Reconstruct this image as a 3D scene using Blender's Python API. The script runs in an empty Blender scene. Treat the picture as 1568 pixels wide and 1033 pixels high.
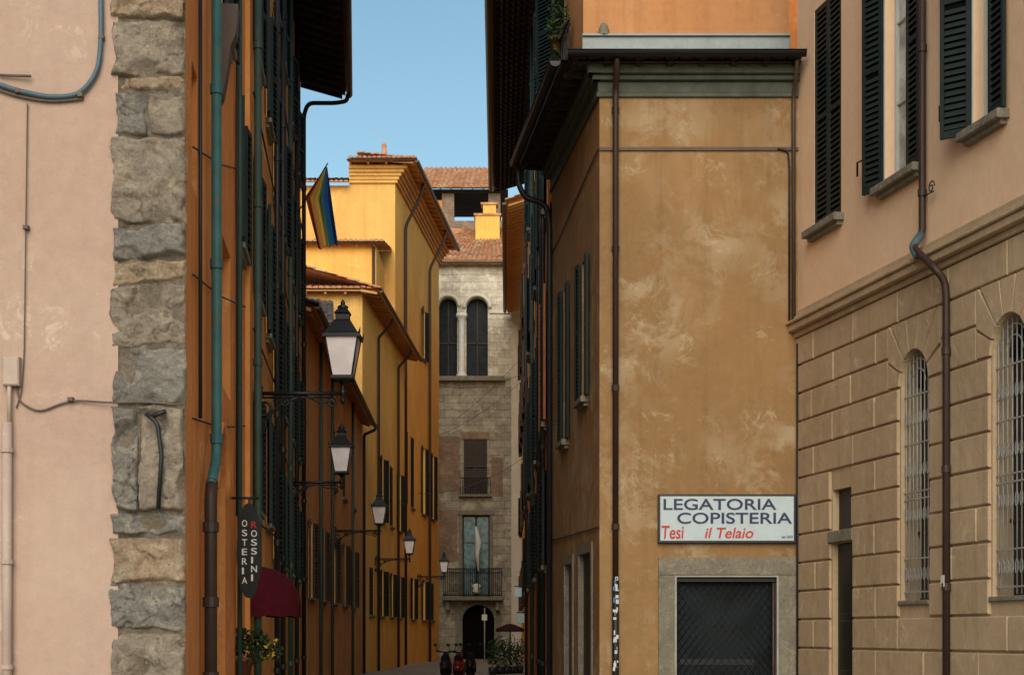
import bpy, math, random
from mathutils import Vector, noise
random.seed(7)
scene = bpy.context.scene
EYE = 1.6
# ---- survey helpers: bearings / elevations measured from the photograph, turned into metres at a known distance
FP, CU, VH = 2500.0, 784.0, 970.0
def PX(u, Y): return (u-CU)/FP*Y
def PZ(v, Y): return EYE+(VH-v)/FP*Y

# ------------------------------------------------------------------ materials
def lin(c):
    return tuple(((x/255.)/12.92 if x/255. <= .04045 else ((x/255.+.055)/1.055)**2.4) for x in c)+(1.,)
class NM:
    def __init__(s, name):
        s.m = bpy.data.materials.new(name); s.m.use_nodes = True
        s.n = s.m.node_tree.nodes; s.l = s.m.node_tree.links
        s.b = s.n['Principled BSDF']; s.tc = s.n.new('ShaderNodeTexCoord')
    def noise(s, scale, detail=5, rough=.6, mp=None, dist=0):
        t = s.n.new('ShaderNodeTexNoise'); t.inputs['Scale'].default_value = scale
        t.inputs['Detail'].default_value = detail; t.inputs['Roughness'].default_value = rough
        t.inputs['Distortion'].default_value = dist
        src = s.tc.outputs['Object']
        if mp:
            m = s.n.new('ShaderNodeMapping'); m.inputs['Scale'].default_value = mp
            s.l.new(src, m.inputs['Vector']); src = m.outputs[0]
        s.l.new(src, t.inputs['Vector']); return t.outputs['Fac']
    def ramp(s, fac, a, b, v0=0., v1=1.):
        r = s.n.new('ShaderNodeMapRange'); r.inputs[1].default_value = a; r.inputs[2].default_value = b
        r.inputs[3].default_value = v0; r.inputs[4].default_value = v1
        s.l.new(fac, r.inputs[0]); return r.outputs[0]
    def mix(s, fac, a, b, mode='MIX'):
        x = s.n.new('ShaderNodeMix'); x.data_type = 'RGBA'; x.blend_type = mode
        for sock, val in ((x.inputs[0], fac), (x.inputs[6], a), (x.inputs[7], b)):
            if isinstance(val, (int, float)): sock.default_value = val
            elif isinstance(val, tuple): sock.default_value = val
            else: s.l.new(val, sock)
        return x.outputs[2]
    def math(s, op, a, b=None):
        x = s.n.new('ShaderNodeMath'); x.operation = op
        for i, val in enumerate((a, b)):
            if val is None: continue
            if isinstance(val, (int, float)): x.inputs[i].default_value = val
            else: s.l.new(val, x.inputs[i])
        return x.outputs[0]
    def bump(s, h, dist=.02, strength=.6, normal=None):
        b = s.n.new('ShaderNodeBump'); b.inputs['Distance'].default_value = dist
        b.inputs['Strength'].default_value = strength; s.l.new(h, b.inputs['Height'])
        if normal: s.l.new(normal, b.inputs['Normal'])
        return b.outputs[0]
    def done(s, col=None, rough=.9, normal=None, spec=.25, metal=0):
        if col is not None:
            if isinstance(col, tuple): s.b.inputs['Base Color'].default_value = col
            else: s.l.new(col, s.b.inputs['Base Color'])
        if isinstance(rough, (int, float)): s.b.inputs['Roughness'].default_value = rough
        else: s.l.new(rough, s.b.inputs['Roughness'])
        s.b.inputs['Specular IOR Level'].default_value = spec
        s.b.inputs['Metallic'].default_value = metal
        if normal: s.l.new(normal, s.b.inputs['Normal'])
        return s.m
def k(c, f): return tuple(min(1, x*f) for x in c[:3])+(1.,)
def stucco(name, c1, c2, c3, patch=(.6, .68), pamt=.6, streak=.35, sc=1.0, bump=.5, grime=None):
    m = NM(name); c1, c2, c3 = lin(c1), lin(c2), lin(c3)
    base = m.mix(m.ramp(m.noise(.55*sc, 6, .65), .35, .65), c1, c2)
    if grime:
        g_ = m.ramp(m.noise(.38, 9, .68, mp=(1, 1, .7), dist=.3), .42, .66)
        base = m.mix(m.math('MULTIPLY', g_, .8), base, lin(grime))
    p = m.ramp(m.noise(1.3*sc, 12, .74, dist=.4), patch[0], patch[1])
    region = m.ramp(m.noise(.5*sc, 3, .5, mp=(1, 1, .8)), .42, .6)
    p = m.math('MULTIPLY', m.math('MULTIPLY', p, region), pamt)
    base = m.mix(p, base, c3)
    st = m.ramp(m.noise(1.0, 6, .65, mp=(4, 4, .22)), .5, .75)
    base = m.mix(m.math('MULTIPLY', st, streak), base, k(c2, .42))
    mo = m.ramp(m.noise(7*sc, 8, .75), .35, .7)
    base = m.mix(m.math('MULTIPLY', mo, .28), base, k(c1, 1.35))
    sp = m.ramp(m.noise(16*sc, 6, .7), .66, .74)
    base = m.mix(m.math('MULTIPLY', sp, .35), base, k(c2, .5))
    if grime:
        p2 = m.ramp(m.noise(2.6, 12, .82, dist=.6), .55, .6); r2 = m.ramp(m.noise(.75, 3, .55), .47, .56)
        base = m.mix(m.math('MULTIPLY', m.math('MULTIPLY', p2, r2), .55), base, k(c3, 1.15))
    h = m.math('ADD', m.math('MULTIPLY', m.noise(45, 6, .7), .4), m.math('ADD', m.math('MULTIPLY', m.noise(4, 6, .6), 1.), m.math('MULTIPLY', p, -.5)))
    return m.done(base, .92, m.bump(h, .03, bump), .15)
def stone(name, c1, c2, c3, sc=1., bump=.8):
    m = NM(name); c1, c2, c3 = lin(c1), lin(c2), lin(c3)
    base = m.mix(m.ramp(m.noise(1.7*sc, 8, .7), .35, .65), c1, c2)
    base = m.mix(m.ramp(m.noise(5*sc, 9, .75, dist=.5), .5, .68), base, c3)
    base = m.mix(m.math('MULTIPLY', m.ramp(m.noise(14*sc, 8, .8), .53, .68), .8), base, k(c2, .35))
    base = m.mix(m.math('MULTIPLY', m.ramp(m.noise(2.6*sc, 8, .75), .52, .68), .5), base, k(c2, .45))
    base = m.mix(m.math('MULTIPLY', m.ramp(m.noise(30*sc, 5, .8), .5, .75), .4), base, k(c3, 1.3))
    h = m.math('ADD', m.math('MULTIPLY', m.noise(38*sc, 8, .8), .5), m.noise(8*sc, 8, .7))
    return m.done(base, .92, m.bump(h, .05, bump), .2)
def masonry(name, c1, c2, cm, bw, bh, mortar=.012, face=0):
    m = NM(name)
    sep = m.n.new('ShaderNodeSeparateXYZ'); m.l.new(m.tc.outputs['Object'], sep.inputs[0])
    cb = m.n.new('ShaderNodeCombineXYZ')
    hz = m.math('ADD', sep.outputs[0], sep.outputs[1]) if face == 1 else sep.outputs[0]
    wob = m.math('MULTIPLY', m.math('SUBTRACT', m.noise(1.2, 3), .5), bh*.4)
    m.l.new(m.math('ADD', hz, wob), cb.inputs[0]); m.l.new(m.math('ADD', sep.outputs[2], wob), cb.inputs[1])
    if face == 2: m.l.new(sep.outputs[0], cb.inputs[0]); m.l.new(sep.outputs[1], cb.inputs[1])
    br = m.n.new('ShaderNodeTexBrick'); m.l.new(cb.outputs[0], br.inputs['Vector'])
    br.inputs['Color1'].default_value = lin(c1); br.inputs['Color2'].default_value = lin(c2); br.inputs['Mortar'].default_value = lin(cm)
    br.inputs['Scale'].default_value = 1; br.inputs['Brick Width'].default_value = bw; br.inputs['Row Height'].default_value = bh
    br.inputs['Mortar Size'].default_value = mortar; br.inputs['Mortar Smooth'].default_value = .4; br.inputs['Bias'].default_value = 0
    base = m.mix(m.math('MULTIPLY', m.ramp(m.noise(.7, 8, .75), .4, .68), .65), br.outputs['Color'], k(lin(c2), .45))
    base = m.mix(m.math('MULTIPLY', m.ramp(m.noise(1.6, 8, .75), .5, .64), .7), base, k(lin(c1), 1.4))
    base = m.mix(m.math('MULTIPLY', m.ramp(m.noise(6, 8, .75), .5, .72), .4), base, k(lin(c1), 1.5))
    h = m.math('ADD', m.math('MULTIPLY', br.outputs['Fac'], -1.), m.math('MULTIPLY', m.noise(12, 8, .7), .9))
    return m.done(base, .92, m.bump(h, .03, .8), .2)
def paint(name, c, rough=.55, var=.35, metal=0, spec=.4, rust=None):
    m = NM(name); c = lin(c)
    base = m.mix(m.ramp(m.noise(3.5, 7, .7), .35, .7), c, k(c, 1-var))
    if rust: base = m.mix(m.ramp(m.noise(5, 8, .75), .56, .66), base, lin(rust))
    base = m.mix(m.math('MULTIPLY', m.ramp(m.noise(22, 5, .7), .58, .72), .4), base, k(c, 1.6))
    return m.done(base, rough, m.bump(m.noise(30, 4), .004, .5), spec, metal)
def tiles(name, c1, c2, c3):
    m = NM(name)
    base = m.mix(m.ramp(m.noise(3.2, 4, .6), .4, .6), lin(c1), lin(c2))
    base = m.mix(m.ramp(m.noise(1.1, 8, .75), .5, .65), base, lin(c3))
    base = m.mix(m.math('MULTIPLY', m.ramp(m.noise(9, 6, .7), .55, .65), .6), base, k(lin(c1), .4))
    return m.done(base, .9, m.bump(m.noise(20, 6), .02, .5), .2)
def glassm(name, c, rough=.12, spec=.5):
    m = NM(name)
    base = m.mix(m.ramp(m.noise(2.5, 3), .4, .65), lin(c), k(lin(c), .4))
    return m.done(base, rough, m.bump(m.noise(3.0, 2), .02, .3), spec)

M = {}
M['pink'] = stucco('pink_beige_stucco', (180, 153, 137), (168, 140, 126), (194, 172, 156), pamt=.4, streak=.16, bump=.4, grime=(162, 134, 117))
M['quoin'] = stone('quoin_stone', (162, 148, 132), (136, 122, 108), (188, 170, 148), 1.3, 1.)
M['quoinb'] = stone('quoin_stone_grey', (144, 138, 130), (116, 110, 102), (178, 166, 150), 1.3, 1.)
M['quoinc'] = stone('quoin_stone_warm', (180, 152, 124), (150, 126, 102), (198, 184, 162), 1.3, 1.)
M['mortar'] = stone('old_mortar', (130, 116, 100), (100, 88, 76), (160, 146, 128), 2)
M['orangeA'] = stucco('bright_sienna_stucco', (230, 152, 88), (214, 134, 74), (234, 180, 130), pamt=.4, streak=.5, grime=(192, 122, 72))
M['orangeL'] = stucco('orange_stucco', (228, 150, 86), (210, 130, 70), (232, 176, 126), pamt=.4, streak=.5, grime=(182, 116, 70))
M['brownL'] = stucco('brown_stucco', (222, 156, 90), (196, 132, 76), (226, 180, 128), streak=.5)
M['ochreL'] = stucco('ochre_stucco', (222, 170, 98), (198, 144, 82), (228, 190, 134), streak=.5)
M['copist'] = stucco('weathered_ochre_stucco', (156, 122, 84), (142, 109, 74), (176, 158, 130), patch=(.47, .56), pamt=.8, streak=.42, sc=1.0, bump=.5, grime=(128, 102, 72))
M['orangeR'] = stucco('bright_orange_stucco', (200, 146, 100), (188, 130, 86), (212, 168, 128), pamt=.3, streak=.4, grime=(184, 134, 94))
M['peach'] = stucco('beige_stucco', (232, 198, 166), (224, 186, 153), (238, 210, 184), pamt=.35, streak=.12, bump=.3)
M['rust'] = stucco('rusticated_stone', (192, 168, 138), (174, 150, 122), (206, 188, 160), pamt=.4, streak=.35, bump=.6, grime=(160, 138, 110))
M['cstuc'] = stucco('sienna_stucco', (222, 162, 100), (200, 140, 86), (232, 186, 130), streak=.5, grime=(180, 128, 84))
M['yellow'] = stucco('yellow_stucco', (228, 180, 104), (218, 166, 92), (238, 198, 132), pamt=.45, streak=.4, grime=(208, 156, 90))
M['yorange'] = stucco('yellow_orange_stucco', (248, 190, 100), (238, 172, 86), (248, 206, 132), pamt=.4, streak=.4, grime=(222, 160, 86))
M['cornB'] = stucco('painted_cornice', (206, 152, 96), (186, 132, 80), (216, 174, 124), pamt=.3)
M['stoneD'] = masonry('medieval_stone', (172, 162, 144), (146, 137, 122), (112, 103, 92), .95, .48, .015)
M['stoneDlit'] = masonry('pale_sunlit_medieval_stone', (206, 196, 178), (184, 172, 154), (156, 146, 130), .95, .48, .012)  # upper palace masonry: pale stone, with the sunlight on it put into the colour
M['brickD'] = masonry('old_brick', (156, 126, 104), (134, 108, 92), (156, 144, 128), .3, .085, .014)
M['plaster'] = stucco('white_plaster', (206, 196, 180), (188, 178, 162), (220, 212, 198), streak=.3)
M['trim'] = stone('grey_trim_stone', (134, 128, 114), (114, 108, 96), (156, 146, 128), 1.5, .4)
M['greyblue'] = paint('blue_grey_painted_trim', (98, 104, 96), .8, .4, spec=.15)
M['flash'] = paint('zinc_flashing', (160, 172, 174), .6, .25)
M['teal'] = paint('teal_copper_pipe', (54, 104, 104), .6, .4, rust=(84, 82, 66))
M['greenp'] = paint('green_pipe', (54, 78, 70), .6, .4, rust=(80, 66, 52))
M['brownp'] = paint('brown_pipe', (60, 42, 36), .55, .4)
M['darkp'] = paint('dark_iron', (34, 34, 38), .5, .4)
M['ironblk'] = paint('black_iron', (20, 21, 25), .45, .4)
M['shut'] = paint('dark_green_shutter', (36, 50, 50), .65, .4, spec=.2)
M['shutE'] = paint('blackish_green_shutter', (36, 46, 44), .6, .4, spec=.25)
M['shutb'] = paint('brown_shutter', (66, 52, 42), .65, .4)
M['shuto'] = paint('varnished_wood_shutter', (180, 110, 56), .6, .3)
M['soffit'] = paint('dark_wood_soffit', (68, 60, 56), .85, .5, spec=.1)
M['gutter'] = paint('brown_gutter', (84, 64, 54), .5, .4)
M['tile'] = tiles('terracotta_tiles', (204, 146, 108), (178, 118, 84), (206, 178, 142))
M['tiled'] = tiles('grey_old_tiles', (92, 84, 80), (66, 62, 62), (120, 100, 84))
M['glass'] = glassm('window_glass', (24, 30, 36))
M['glassd'] = glassm('dusty_shop_glass', (26, 36, 42), .5, .15)
M['glassw'] = glassm('curtained_glass', (206, 212, 208), .3)
M['glassb'] = glassm('bluish_glass', (104, 140, 150), .2)
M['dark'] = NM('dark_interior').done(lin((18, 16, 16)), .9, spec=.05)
M['whitep'] = paint('white_paint', (226, 222, 214), .5, .15)
M['wframe'] = paint('white_window_frame', (196, 198, 194), .5, .15)
M['grille'] = paint('pale_iron_grille', (164, 162, 156), .5, .3)
M['beigep'] = paint('beige_pipe', (178, 156, 142), .6, .2)
M['cable'] = paint('blue_grey_cable', (74, 96, 108), .5, .3)
M['wire'] = paint('dull_wire', (104, 88, 78), .7, .3)
M['signw'] = paint('sign_face_white', (182, 198, 206), .4, .1)
M['signk'] = paint('sign_frame_navy', (24, 28, 44), .4, .2)
M['red'] = paint('sign_red', (190, 44, 38), .5, .1)
M['navy'] = paint('sign_blue_ink', (34, 42, 84), .5, .1)
M['awning'] = paint('maroon_canvas', (84, 22, 34), .85, .4, spec=.1)
M['awningd'] = paint('dark_maroon_canvas', (56, 30, 34), .85, .4, spec=.1)
M['terra'] = paint('terracotta_pot', (124, 76, 56), .85, .3, spec=.1)
M['leaf'] = paint('leaf_green', (66, 88, 42), .6, .5, spec=.2)
M['leafd'] = paint('leaf_dark_green', (36, 54, 32), .6, .5, spec=.2)
M['flower'] = paint('yellow_flower', (200, 160, 60), .6, .2)
M['pave'] = masonry('stone_paving', (150, 142, 130), (132, 126, 116), (86, 80, 74), .8, .4, .01, 2)
M['ground'] = stone('ground_stone', (166, 156, 140), (150, 142, 128), (176, 168, 150), .5, .4)
M['scoot'] = paint('scooter_red', (110, 26, 24), .3, .1, spec=.5)
M['rubber'] = paint('rubber', (22, 22, 22), .8, .2, spec=.1)
M['cloth'] = paint('white_cloth', (216, 214, 206), .9, .15, spec=.05)
M['poster'] = paint('sticker_blue', (60, 110, 160), .5, .3)
_m = NM('frosted_lantern_glass'); _m.done(_m.mix(_m.ramp(_m.noise(4, 3), .3, .7), lin((246, 236, 236)), lin((226, 214, 218))), .35, spec=.5)
M['lglass'] = _m.m
# rainbow flag: stripes along the cloth (uses the mesh UV, where v runs across the stripes)
_m = NM('rainbow_cloth'); rp = _m.n.new('ShaderNodeValToRGB'); rp.color_ramp.interpolation = 'LINEAR'
cols = [(54, 58, 110), (46, 74, 140), (44, 96, 150), (70, 120, 110), (206, 176, 84), (214, 146, 72), (170, 80, 62)]
els = rp.color_ramp.elements
els[0].color = lin(cols[0]); els[1].position = 1/7.; els[1].color = lin(cols[1])
for i in range(2, 7):
    e = els.new(i/7.); e.color = lin(cols[i])
sp = _m.n.new('ShaderNodeSeparateXYZ'); _m.l.new(_m.tc.outputs['UV'], sp.inputs[0]); _m.l.new(sp.outputs[1], rp.inputs[0])
M['flag'] = _m.done(rp.outputs[0], .9, spec=.05)

# ------------------------------------------------------------------ geometry helpers
class Fac:
    """a vertical facade plane; s runs left to right when you face it, d is outwards"""
    def __init__(f, x0, y0, x1, y1):
        f.o = Vector((x0, y0)); dv = Vector((x1-x0, y1-y0)); f.L = dv.length; f.t = dv/f.L; f.n = Vector((f.t.y, -f.t.x))
    def pt(f, s, z, d=0.): return Vector((f.o.x+s*f.t.x+d*f.n.x, f.o.y+s*f.t.y+d*f.n.y, z))
    def su(f, u):
        a = (u-CU)/FP; return (a*f.o.y-f.o.x)/(f.t.x-a*f.t.y)
    def sy(f, y): return (y-f.o.y)/f.t.y
    def zv(f, u, v): return PZ(v, f.o.y+f.su(u)*f.t.y)
class MB:
    def __init__(s): s.v = []; s.f = []; s.m = []; s.sm = []; s.mats = []
    def mi(s, key):
        if key not in s.mats: s.mats.append(key)
        return s.mats.index(key)
    def poly(s, pts, mat, smooth=False):
        i = len(s.v); s.v += [tuple(p) for p in pts]; s.f.append(list(range(i, i+len(pts)))); s.m.append(s.mi(mat)); s.sm.append(smooth)
    def mesh(s, vs, fs, mat, smooth=True):
        i = len(s.v); s.v += [tuple(p) for p in vs]; q = s.mi(mat)
        for f in fs: s.f.append([a+i for a in f]); s.m.append(q); s.sm.append(smooth)
    def box(s, fc, a, b, z0, z1, d0, d1, mat, ch=0.):
        if a > b: a, b = b, a
        if z0 > z1: z0, z1 = z1, z0
        P = [fc.pt(x, z, d) for (x, z, d) in ((a, z0, d0), (b, z0, d0), (b, z1, d0), (a, z1, d0),
             (a, z0, d1-ch), (b, z0, d1-ch), (b, z1, d1-ch), (a, z1, d1-ch))]
        F = [(3, 2, 1, 0), (0, 1, 5, 4), (1, 2, 6, 5), (2, 3, 7, 6), (3, 0, 4, 7)]
        if ch:
            P += [fc.pt(x, z, d1) for (x, z) in ((a+ch, z0+ch), (b-ch, z0+ch), (b-ch, z1-ch), (a+ch, z1-ch))]
            F += [(4, 5, 9, 8), (5, 6, 10, 9), (6, 7, 11, 10), (7, 4, 8, 11), (8, 9, 10, 11)]
        else: F.append((4, 5, 6, 7))
        s.mesh(P, F, mat, False)
    def tube(s, pts, r, mat, n=10, rnd=0., cap=True):
        pts = [Vector(p) for p in pts]
        if rnd > 0 and len(pts) > 2:
            o = [pts[0]]
            for i in range(1, len(pts)-1):
                a, b, c = pts[i-1], pts[i], pts[i+1]
                q = min(rnd, (a-b).length*.45, (c-b).length*.45)
                p0 = b+(a-b).normalized()*q; p2 = b+(c-b).normalized()*q
                for j in range(6):
                    t = j/5.; o.append(p0*(1-t)**2+b*2*t*(1-t)+p2*t*t)
            o.append(pts[-1]); pts = o
        up = None; vs = []; N = len(pts)
        for i, p in enumerate(pts):
            t = (pts[min(i+1, N-1)]-pts[max(i-1, 0)]).normalized()
            if up is None: up = t.orthogonal().normalized()
            up = (up-t*up.dot(t)).normalized(); sd = t.cross(up)
            rr = r[i] if isinstance(r, list) else r
            for j in range(n):
                a = 2*math.pi*j/n; vs.append(p+up*math.cos(a)*rr+sd*math.sin(a)*rr)
        fs = [(i*n+j, i*n+(j+1) % n, (i+1)*n+(j+1) % n, (i+1)*n+j) for i in range(N-1) for j in range(n)]
        if cap: fs += [tuple(reversed(range(n))), tuple((N-1)*n+j for j in range(n))]
        s.mesh(vs, fs, mat, True)
    def lathe(s, c, prof, mat, n=14, smooth=True, rot=0.):
        vs = [Vector((c[0]+r*math.cos(2*math.pi*j/n+rot), c[1]+r*math.sin(2*math.pi*j/n+rot), c[2]+z)) for (r, z) in prof for j in range(n)]
        N = len(prof)
        fs = [(i*n+j, i*n+(j+1) % n, (i+1)*n+(j+1) % n, (i+1)*n+j) for i in range(N-1) for j in range(n)]
        s.mesh(vs, fs, mat, smooth)
    def make(s, name, parent=None, uv=None):
        me = bpy.data.meshes.new(name); me.from_pydata(s.v, [], s.f)
        for kx in s.mats: me.materials.append(M[kx])
        me.polygons.foreach_set('material_index', s.m); me.polygons.foreach_set('use_smooth', s.sm)
        if uv:
            ul = me.uv_layers.new(name='UVMap')
            for lp in me.loops: ul.data[lp.index].uv = uv[lp.vertex_index]
        me.update()
        o = bpy.data.objects.new(name, me); scene.collection.objects.link(o)
        if parent: o.parent = parent
        return o
def empty(name):
    e = bpy.data.objects.new(name, None); scene.collection.objects.link(e); return e
def wall(mb, fc, a, b, z0, z1, ops, mat, d=0.):
    ss = sorted({a, b}.union(*[{o[0], o[1]} for o in ops])) if ops else [a, b]
    zz = sorted({z0, z1}.union(*[{o[2], o[3]} for o in ops])) if ops else [z0, z1]
    ss = [x for x in ss if a <= x <= b]; zz = [x for x in zz if z0 <= x <= z1]
    for i in range(len(ss)-1):
        for j in range(len(zz)-1):
            cs, cz = (ss[i]+ss[i+1])/2, (zz[j]+zz[j+1])/2
            if any(o[0] < cs < o[1] and o[2] < cz < o[3] for o in ops): continue
            mb.poly([fc.pt(ss[i], zz[j], d), fc.pt(ss[i+1], zz[j], d), fc.pt(ss[i+1], zz[j+1], d), fc.pt(ss[i], zz[j+1], d)], mat)
    for o in ops:
        p, q, c, e = o[:4]; dep = o[4]; arch = o[5]; rm = o[6] if len(o) > 6 else mat
        r = (q-p)/2; zs = e-r if arch else e; m0 = (p+q)/2
        P = fc.pt
        mb.poly([P(p, c, d), P(p, c, d-dep), P(p, zs, d-dep), P(p, zs, d)][::-1], rm)
        mb.poly([P(q, c, d), P(q, zs, d), P(q, zs, d-dep), P(q, c, d-dep)][::-1], rm)
        mb.poly([P(p, c, d), P(q, c, d), P(q, c, d-dep), P(p, c, d-dep)], rm)
        if not arch: mb.poly([P(p, e, d), P(p, e, d-dep), P(q, e, d-dep), P(q, e, d)], rm)
        else:
            N = 16
            A = [(m0-r*math.cos(math.pi*i/N), zs+r*math.sin(math.pi*i/N)) for i in range(N+1)]
            for i in range(N):
                (s1, h1), (s2, h2) = A[i], A[i+1]
                mb.poly([P(s1, h1, d), P(s2, h2, d), P(s2, e+.0005, d), P(s1, e+.0005, d)], mat)
                mb.poly([P(s1, h1, d), P(s1, h1, d-dep), P(s2, h2, d-dep), P(s2, h2, d)], rm)
def casement(mb, fc, a, b, c, e, dep, frame='wframe', glass='glass', bars=2, fw=.055):
    mb.poly([fc.pt(a, c, -dep+.01), fc.pt(b, c, -dep+.01), fc.pt(b, e, -dep+.01), fc.pt(a, e, -dep+.01)], glass)
    if not frame: return
    d0, d1 = -dep+.012, -dep+.06
    for (x, y, z, w) in ((a, a+fw, c, e), (b-fw, b, c, e), ((a+b)/2-fw*.6, (a+b)/2+fw*.6, c, e)):
        mb.box(fc, x, y, z, w, d0, d1, frame)
    mb.box(fc, a+fw, b-fw, c, c+fw, d0, d1-.003, frame); mb.box(fc, a+fw, b-fw, e-fw, e, d0, d1-.003, frame)
    for i in range(1, bars+1):
        z = c+(e-c)*i/(bars+1); mb.box(fc, a+fw, b-fw, z-.015, z+.015, d0, d1-.01, frame)
def louvre(mb, fc, a, b, c, e, d0, mat, pitch=.07):
    st = .055; t = .045
    mb.box(fc, a, a+st, c, e, d0, d0+t, mat); mb.box(fc, b-st, b, c, e, d0, d0+t, mat)
    md = (c+e)/2
    for (x, y) in ((c, c+.09), (md-.04, md+.04), (e-.08, e)):
        mb.box(fc, a+st, b-st, x, y, d0, d0+t-.004, mat)
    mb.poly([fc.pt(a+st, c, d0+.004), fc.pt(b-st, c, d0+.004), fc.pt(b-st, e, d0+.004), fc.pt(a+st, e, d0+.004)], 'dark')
    z = c+.1
    while z < e-.1:
        if abs(z+.03-md) > .06:
            jt = random.uniform(-.004, .004)
            mb.poly([fc.pt(a+st, z+jt, d0+t-.004), fc.pt(b-st, z+jt, d0+t-.004), fc.pt(b-st, z+pitch*.78, d0+.012), fc.pt(a+st, z+pitch*.78, d0+.012)], mat)
        z += pitch
def leaf_l(fc, s, w, ang, d=.02):
    h = fc.pt(s, 0, d); v = -fc.t*math.cos(ang)+fc.n*math.sin(ang); return Fac(h.x+v.x*w, h.y+v.y*w, h.x, h.y)
def leaf_r(fc, s, w, ang, d=.02):
    h = fc.pt(s, 0, d); v = fc.t*math.cos(ang)+fc.n*math.sin(ang); return Fac(h.x, h.y, h.x+v.x*w, h.y+v.y*w)
def shutters(mb, fc, a, b, c, e, mat='shut', ang=.25, pitch=.08, closed=False):
    w = (b-a)/2
    if closed:
        louvre(mb, fc, a+.01, a+w-.005, c, e, -.05, mat, pitch); louvre(mb, fc, a+w+.005, b-.01, c, e, -.05, mat, pitch); return
    la = leaf_l(fc, a, w, ang*random.uniform(.5, 1.5)); louvre(mb, la, 0, w, c, e, 0, mat, pitch)
    la = leaf_r(fc, b, w, ang*random.uniform(.5, 1.5)); louvre(mb, la, 0, w, c, e, 0, mat, pitch)
def sill(mb, fc, a, b, c, mat='trim', out=.14, h=.1):
    mb.box(fc, a-.12, b+.12, c-h, c-.002, .002, out, mat, .01); mb.box(fc, a-.06, b+.06, c-h-.06, c-h, .002, out*.55, mat)
def body(mb, poly, z0, z1, mat):
    n = len(poly)
    for i in range(n):
        a, b = poly[i], poly[(i+1) % n]
        mb.poly([(a[0], a[1], z0), (b[0], b[1], z0), (b[0], b[1], z1), (a[0], a[1], z1)], mat)
    mb.poly([(p[0], p[1], z1) for p in poly], mat)
def tile_roof(mb, e0, e1, r0, r1, mat='tile', tw=.24, th=.45, amp=.055):
    e0, e1, r0, r1 = map(Vector, (e0, e1, r0, r1))
    nrm = (e1-e0).cross(r0-e0).normalized()
    if nrm.z < 0: nrm = -nrm
    nc = max(2, int(round(max((e1-e0).length, (r1-r0).length)/tw))); nr = max(1, int(round((r0-e0).length/th))); sub = 6
    for r in range(nr):
        vs = []
        for q in (0, 1):
            t = (r+q*1.08)/nr
            a = e0.lerp(r0, t); b = e1.lerp(r1, t)
            for i in range(nc*sub+1):
                x = i/(nc*sub); ph = (i % sub)/sub
                hgt = abs(math.sin(math.pi*ph))*amp*1.25 + (.035 if q == 0 else 0.)
                jit = (noise.noise(Vector((i//sub*1.7, r*3.1, e0.x)))*.04)
                vs.append(a.lerp(b, x)+nrm*(hgt+jit)+(r0-e0).normalized()*(jit if q == 0 else 0))
        w = nc*sub+1
        mb.mesh(vs, [(i, i+1, w+i+1, w+i) for i in range(w-1)], mat, False)
    off = nrm*-.03
    mb.poly([e0+off, e1+off, r1+off, r0+off], mat)
    for i in range(nc):
        c = e0.lerp(e1, (i+.5)/nc)+nrm*.0
        ax = (e1-e0).normalized(); vs = [c+ax*math.cos(math.pi*j/6)*tw*.46+nrm*math.sin(math.pi*j/6)*(amp*1.25+.035) for j in range(7)]
        mb.poly(vs, mat)
def eave(mb, fc, a, b, z, over, mat='soffit', sp=.55, gut='gutter', rise=.15, gr=.075):
    P = fc.pt; th = .05
    q = [P(a, z+rise, 0), P(b, z+rise, 0), P(b, z, over), P(a, z, over)]
    mb.poly(q, mat); mb.poly([p+Vector((0, 0, th)) for p in reversed(q)], mat)
    mb.poly([P(a, z, over), P(b, z, over), P(b, z+th, over), P(a, z+th, over)], mat)
    s = a+.1
    while s < b:
        q0, q1 = P(s, z+rise-.13, 0.002), P(s, z-.1, over-.08)
        w = fc.t*.045; w3 = Vector((w.x, w.y, 0)); up = Vector((0, 0, .1))
        vs = [q0-w3, q0+w3, q1+w3, q1-w3, q0-w3+up, q0+w3+up, q1+w3+up, q1-w3+up]
        mb.mesh(vs, [(0, 1, 2, 3), (0, 4, 5, 1), (2, 6, 7, 3), (0, 3, 7, 4), (1, 5, 6, 2)], mat, False); s += sp
    if gut:
        N = 8; vs = []
        for s_ in (a-.03, b+.03):
            for j in range(N+1):
                an = math.pi+math.pi*j/N; vs.append(P(s_, z+.02+math.sin(an)*gr, over+.02+gr+math.cos(an)*gr))
        mb.mesh(vs, [(j, j+1, N+2+j, N+1+j) for j in range(N)], gut, True)
        mb.tube([P(a-.03, z+.02, over+.02+2*gr), P(b+.03, z+.02, over+.02+2*gr)], .012, gut, 6)
        mb.poly(vs[:N+1], gut); mb.poly(vs[N+1:], gut)
def collars(mb, x, y, z0, z1, r, mat, step=2.0):
    z = z0
    while z < z1:
        mb.lathe((x, y, z), [(r, -.05), (r*1.28, -.045), (r*1.28, .045), (r, .05)], mat, 12, False); z += step
def foliage(mb, c, rad, n, size, mats):
    for i in range(n):
        while True:
            p = Vector([random.uniform(-1, 1) for _ in range(3)])
            if p.length < 1 and noise.noise(p*2.3+Vector(c)) > -.18: break
        o = Vector(c)+Vector((p.x*rad[0], p.y*rad[1], p.z*rad[2]))
        a = Vector([random.gauss(0, 1) for _ in range(3)]).normalized(); b = a.orthogonal().normalized(); sz = size*random.uniform(.6, 1.4)
        mb.poly([o-a*sz, o+b*sz*.45, o+a*sz, o-b*sz*.45], random.choice(mats))

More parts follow.
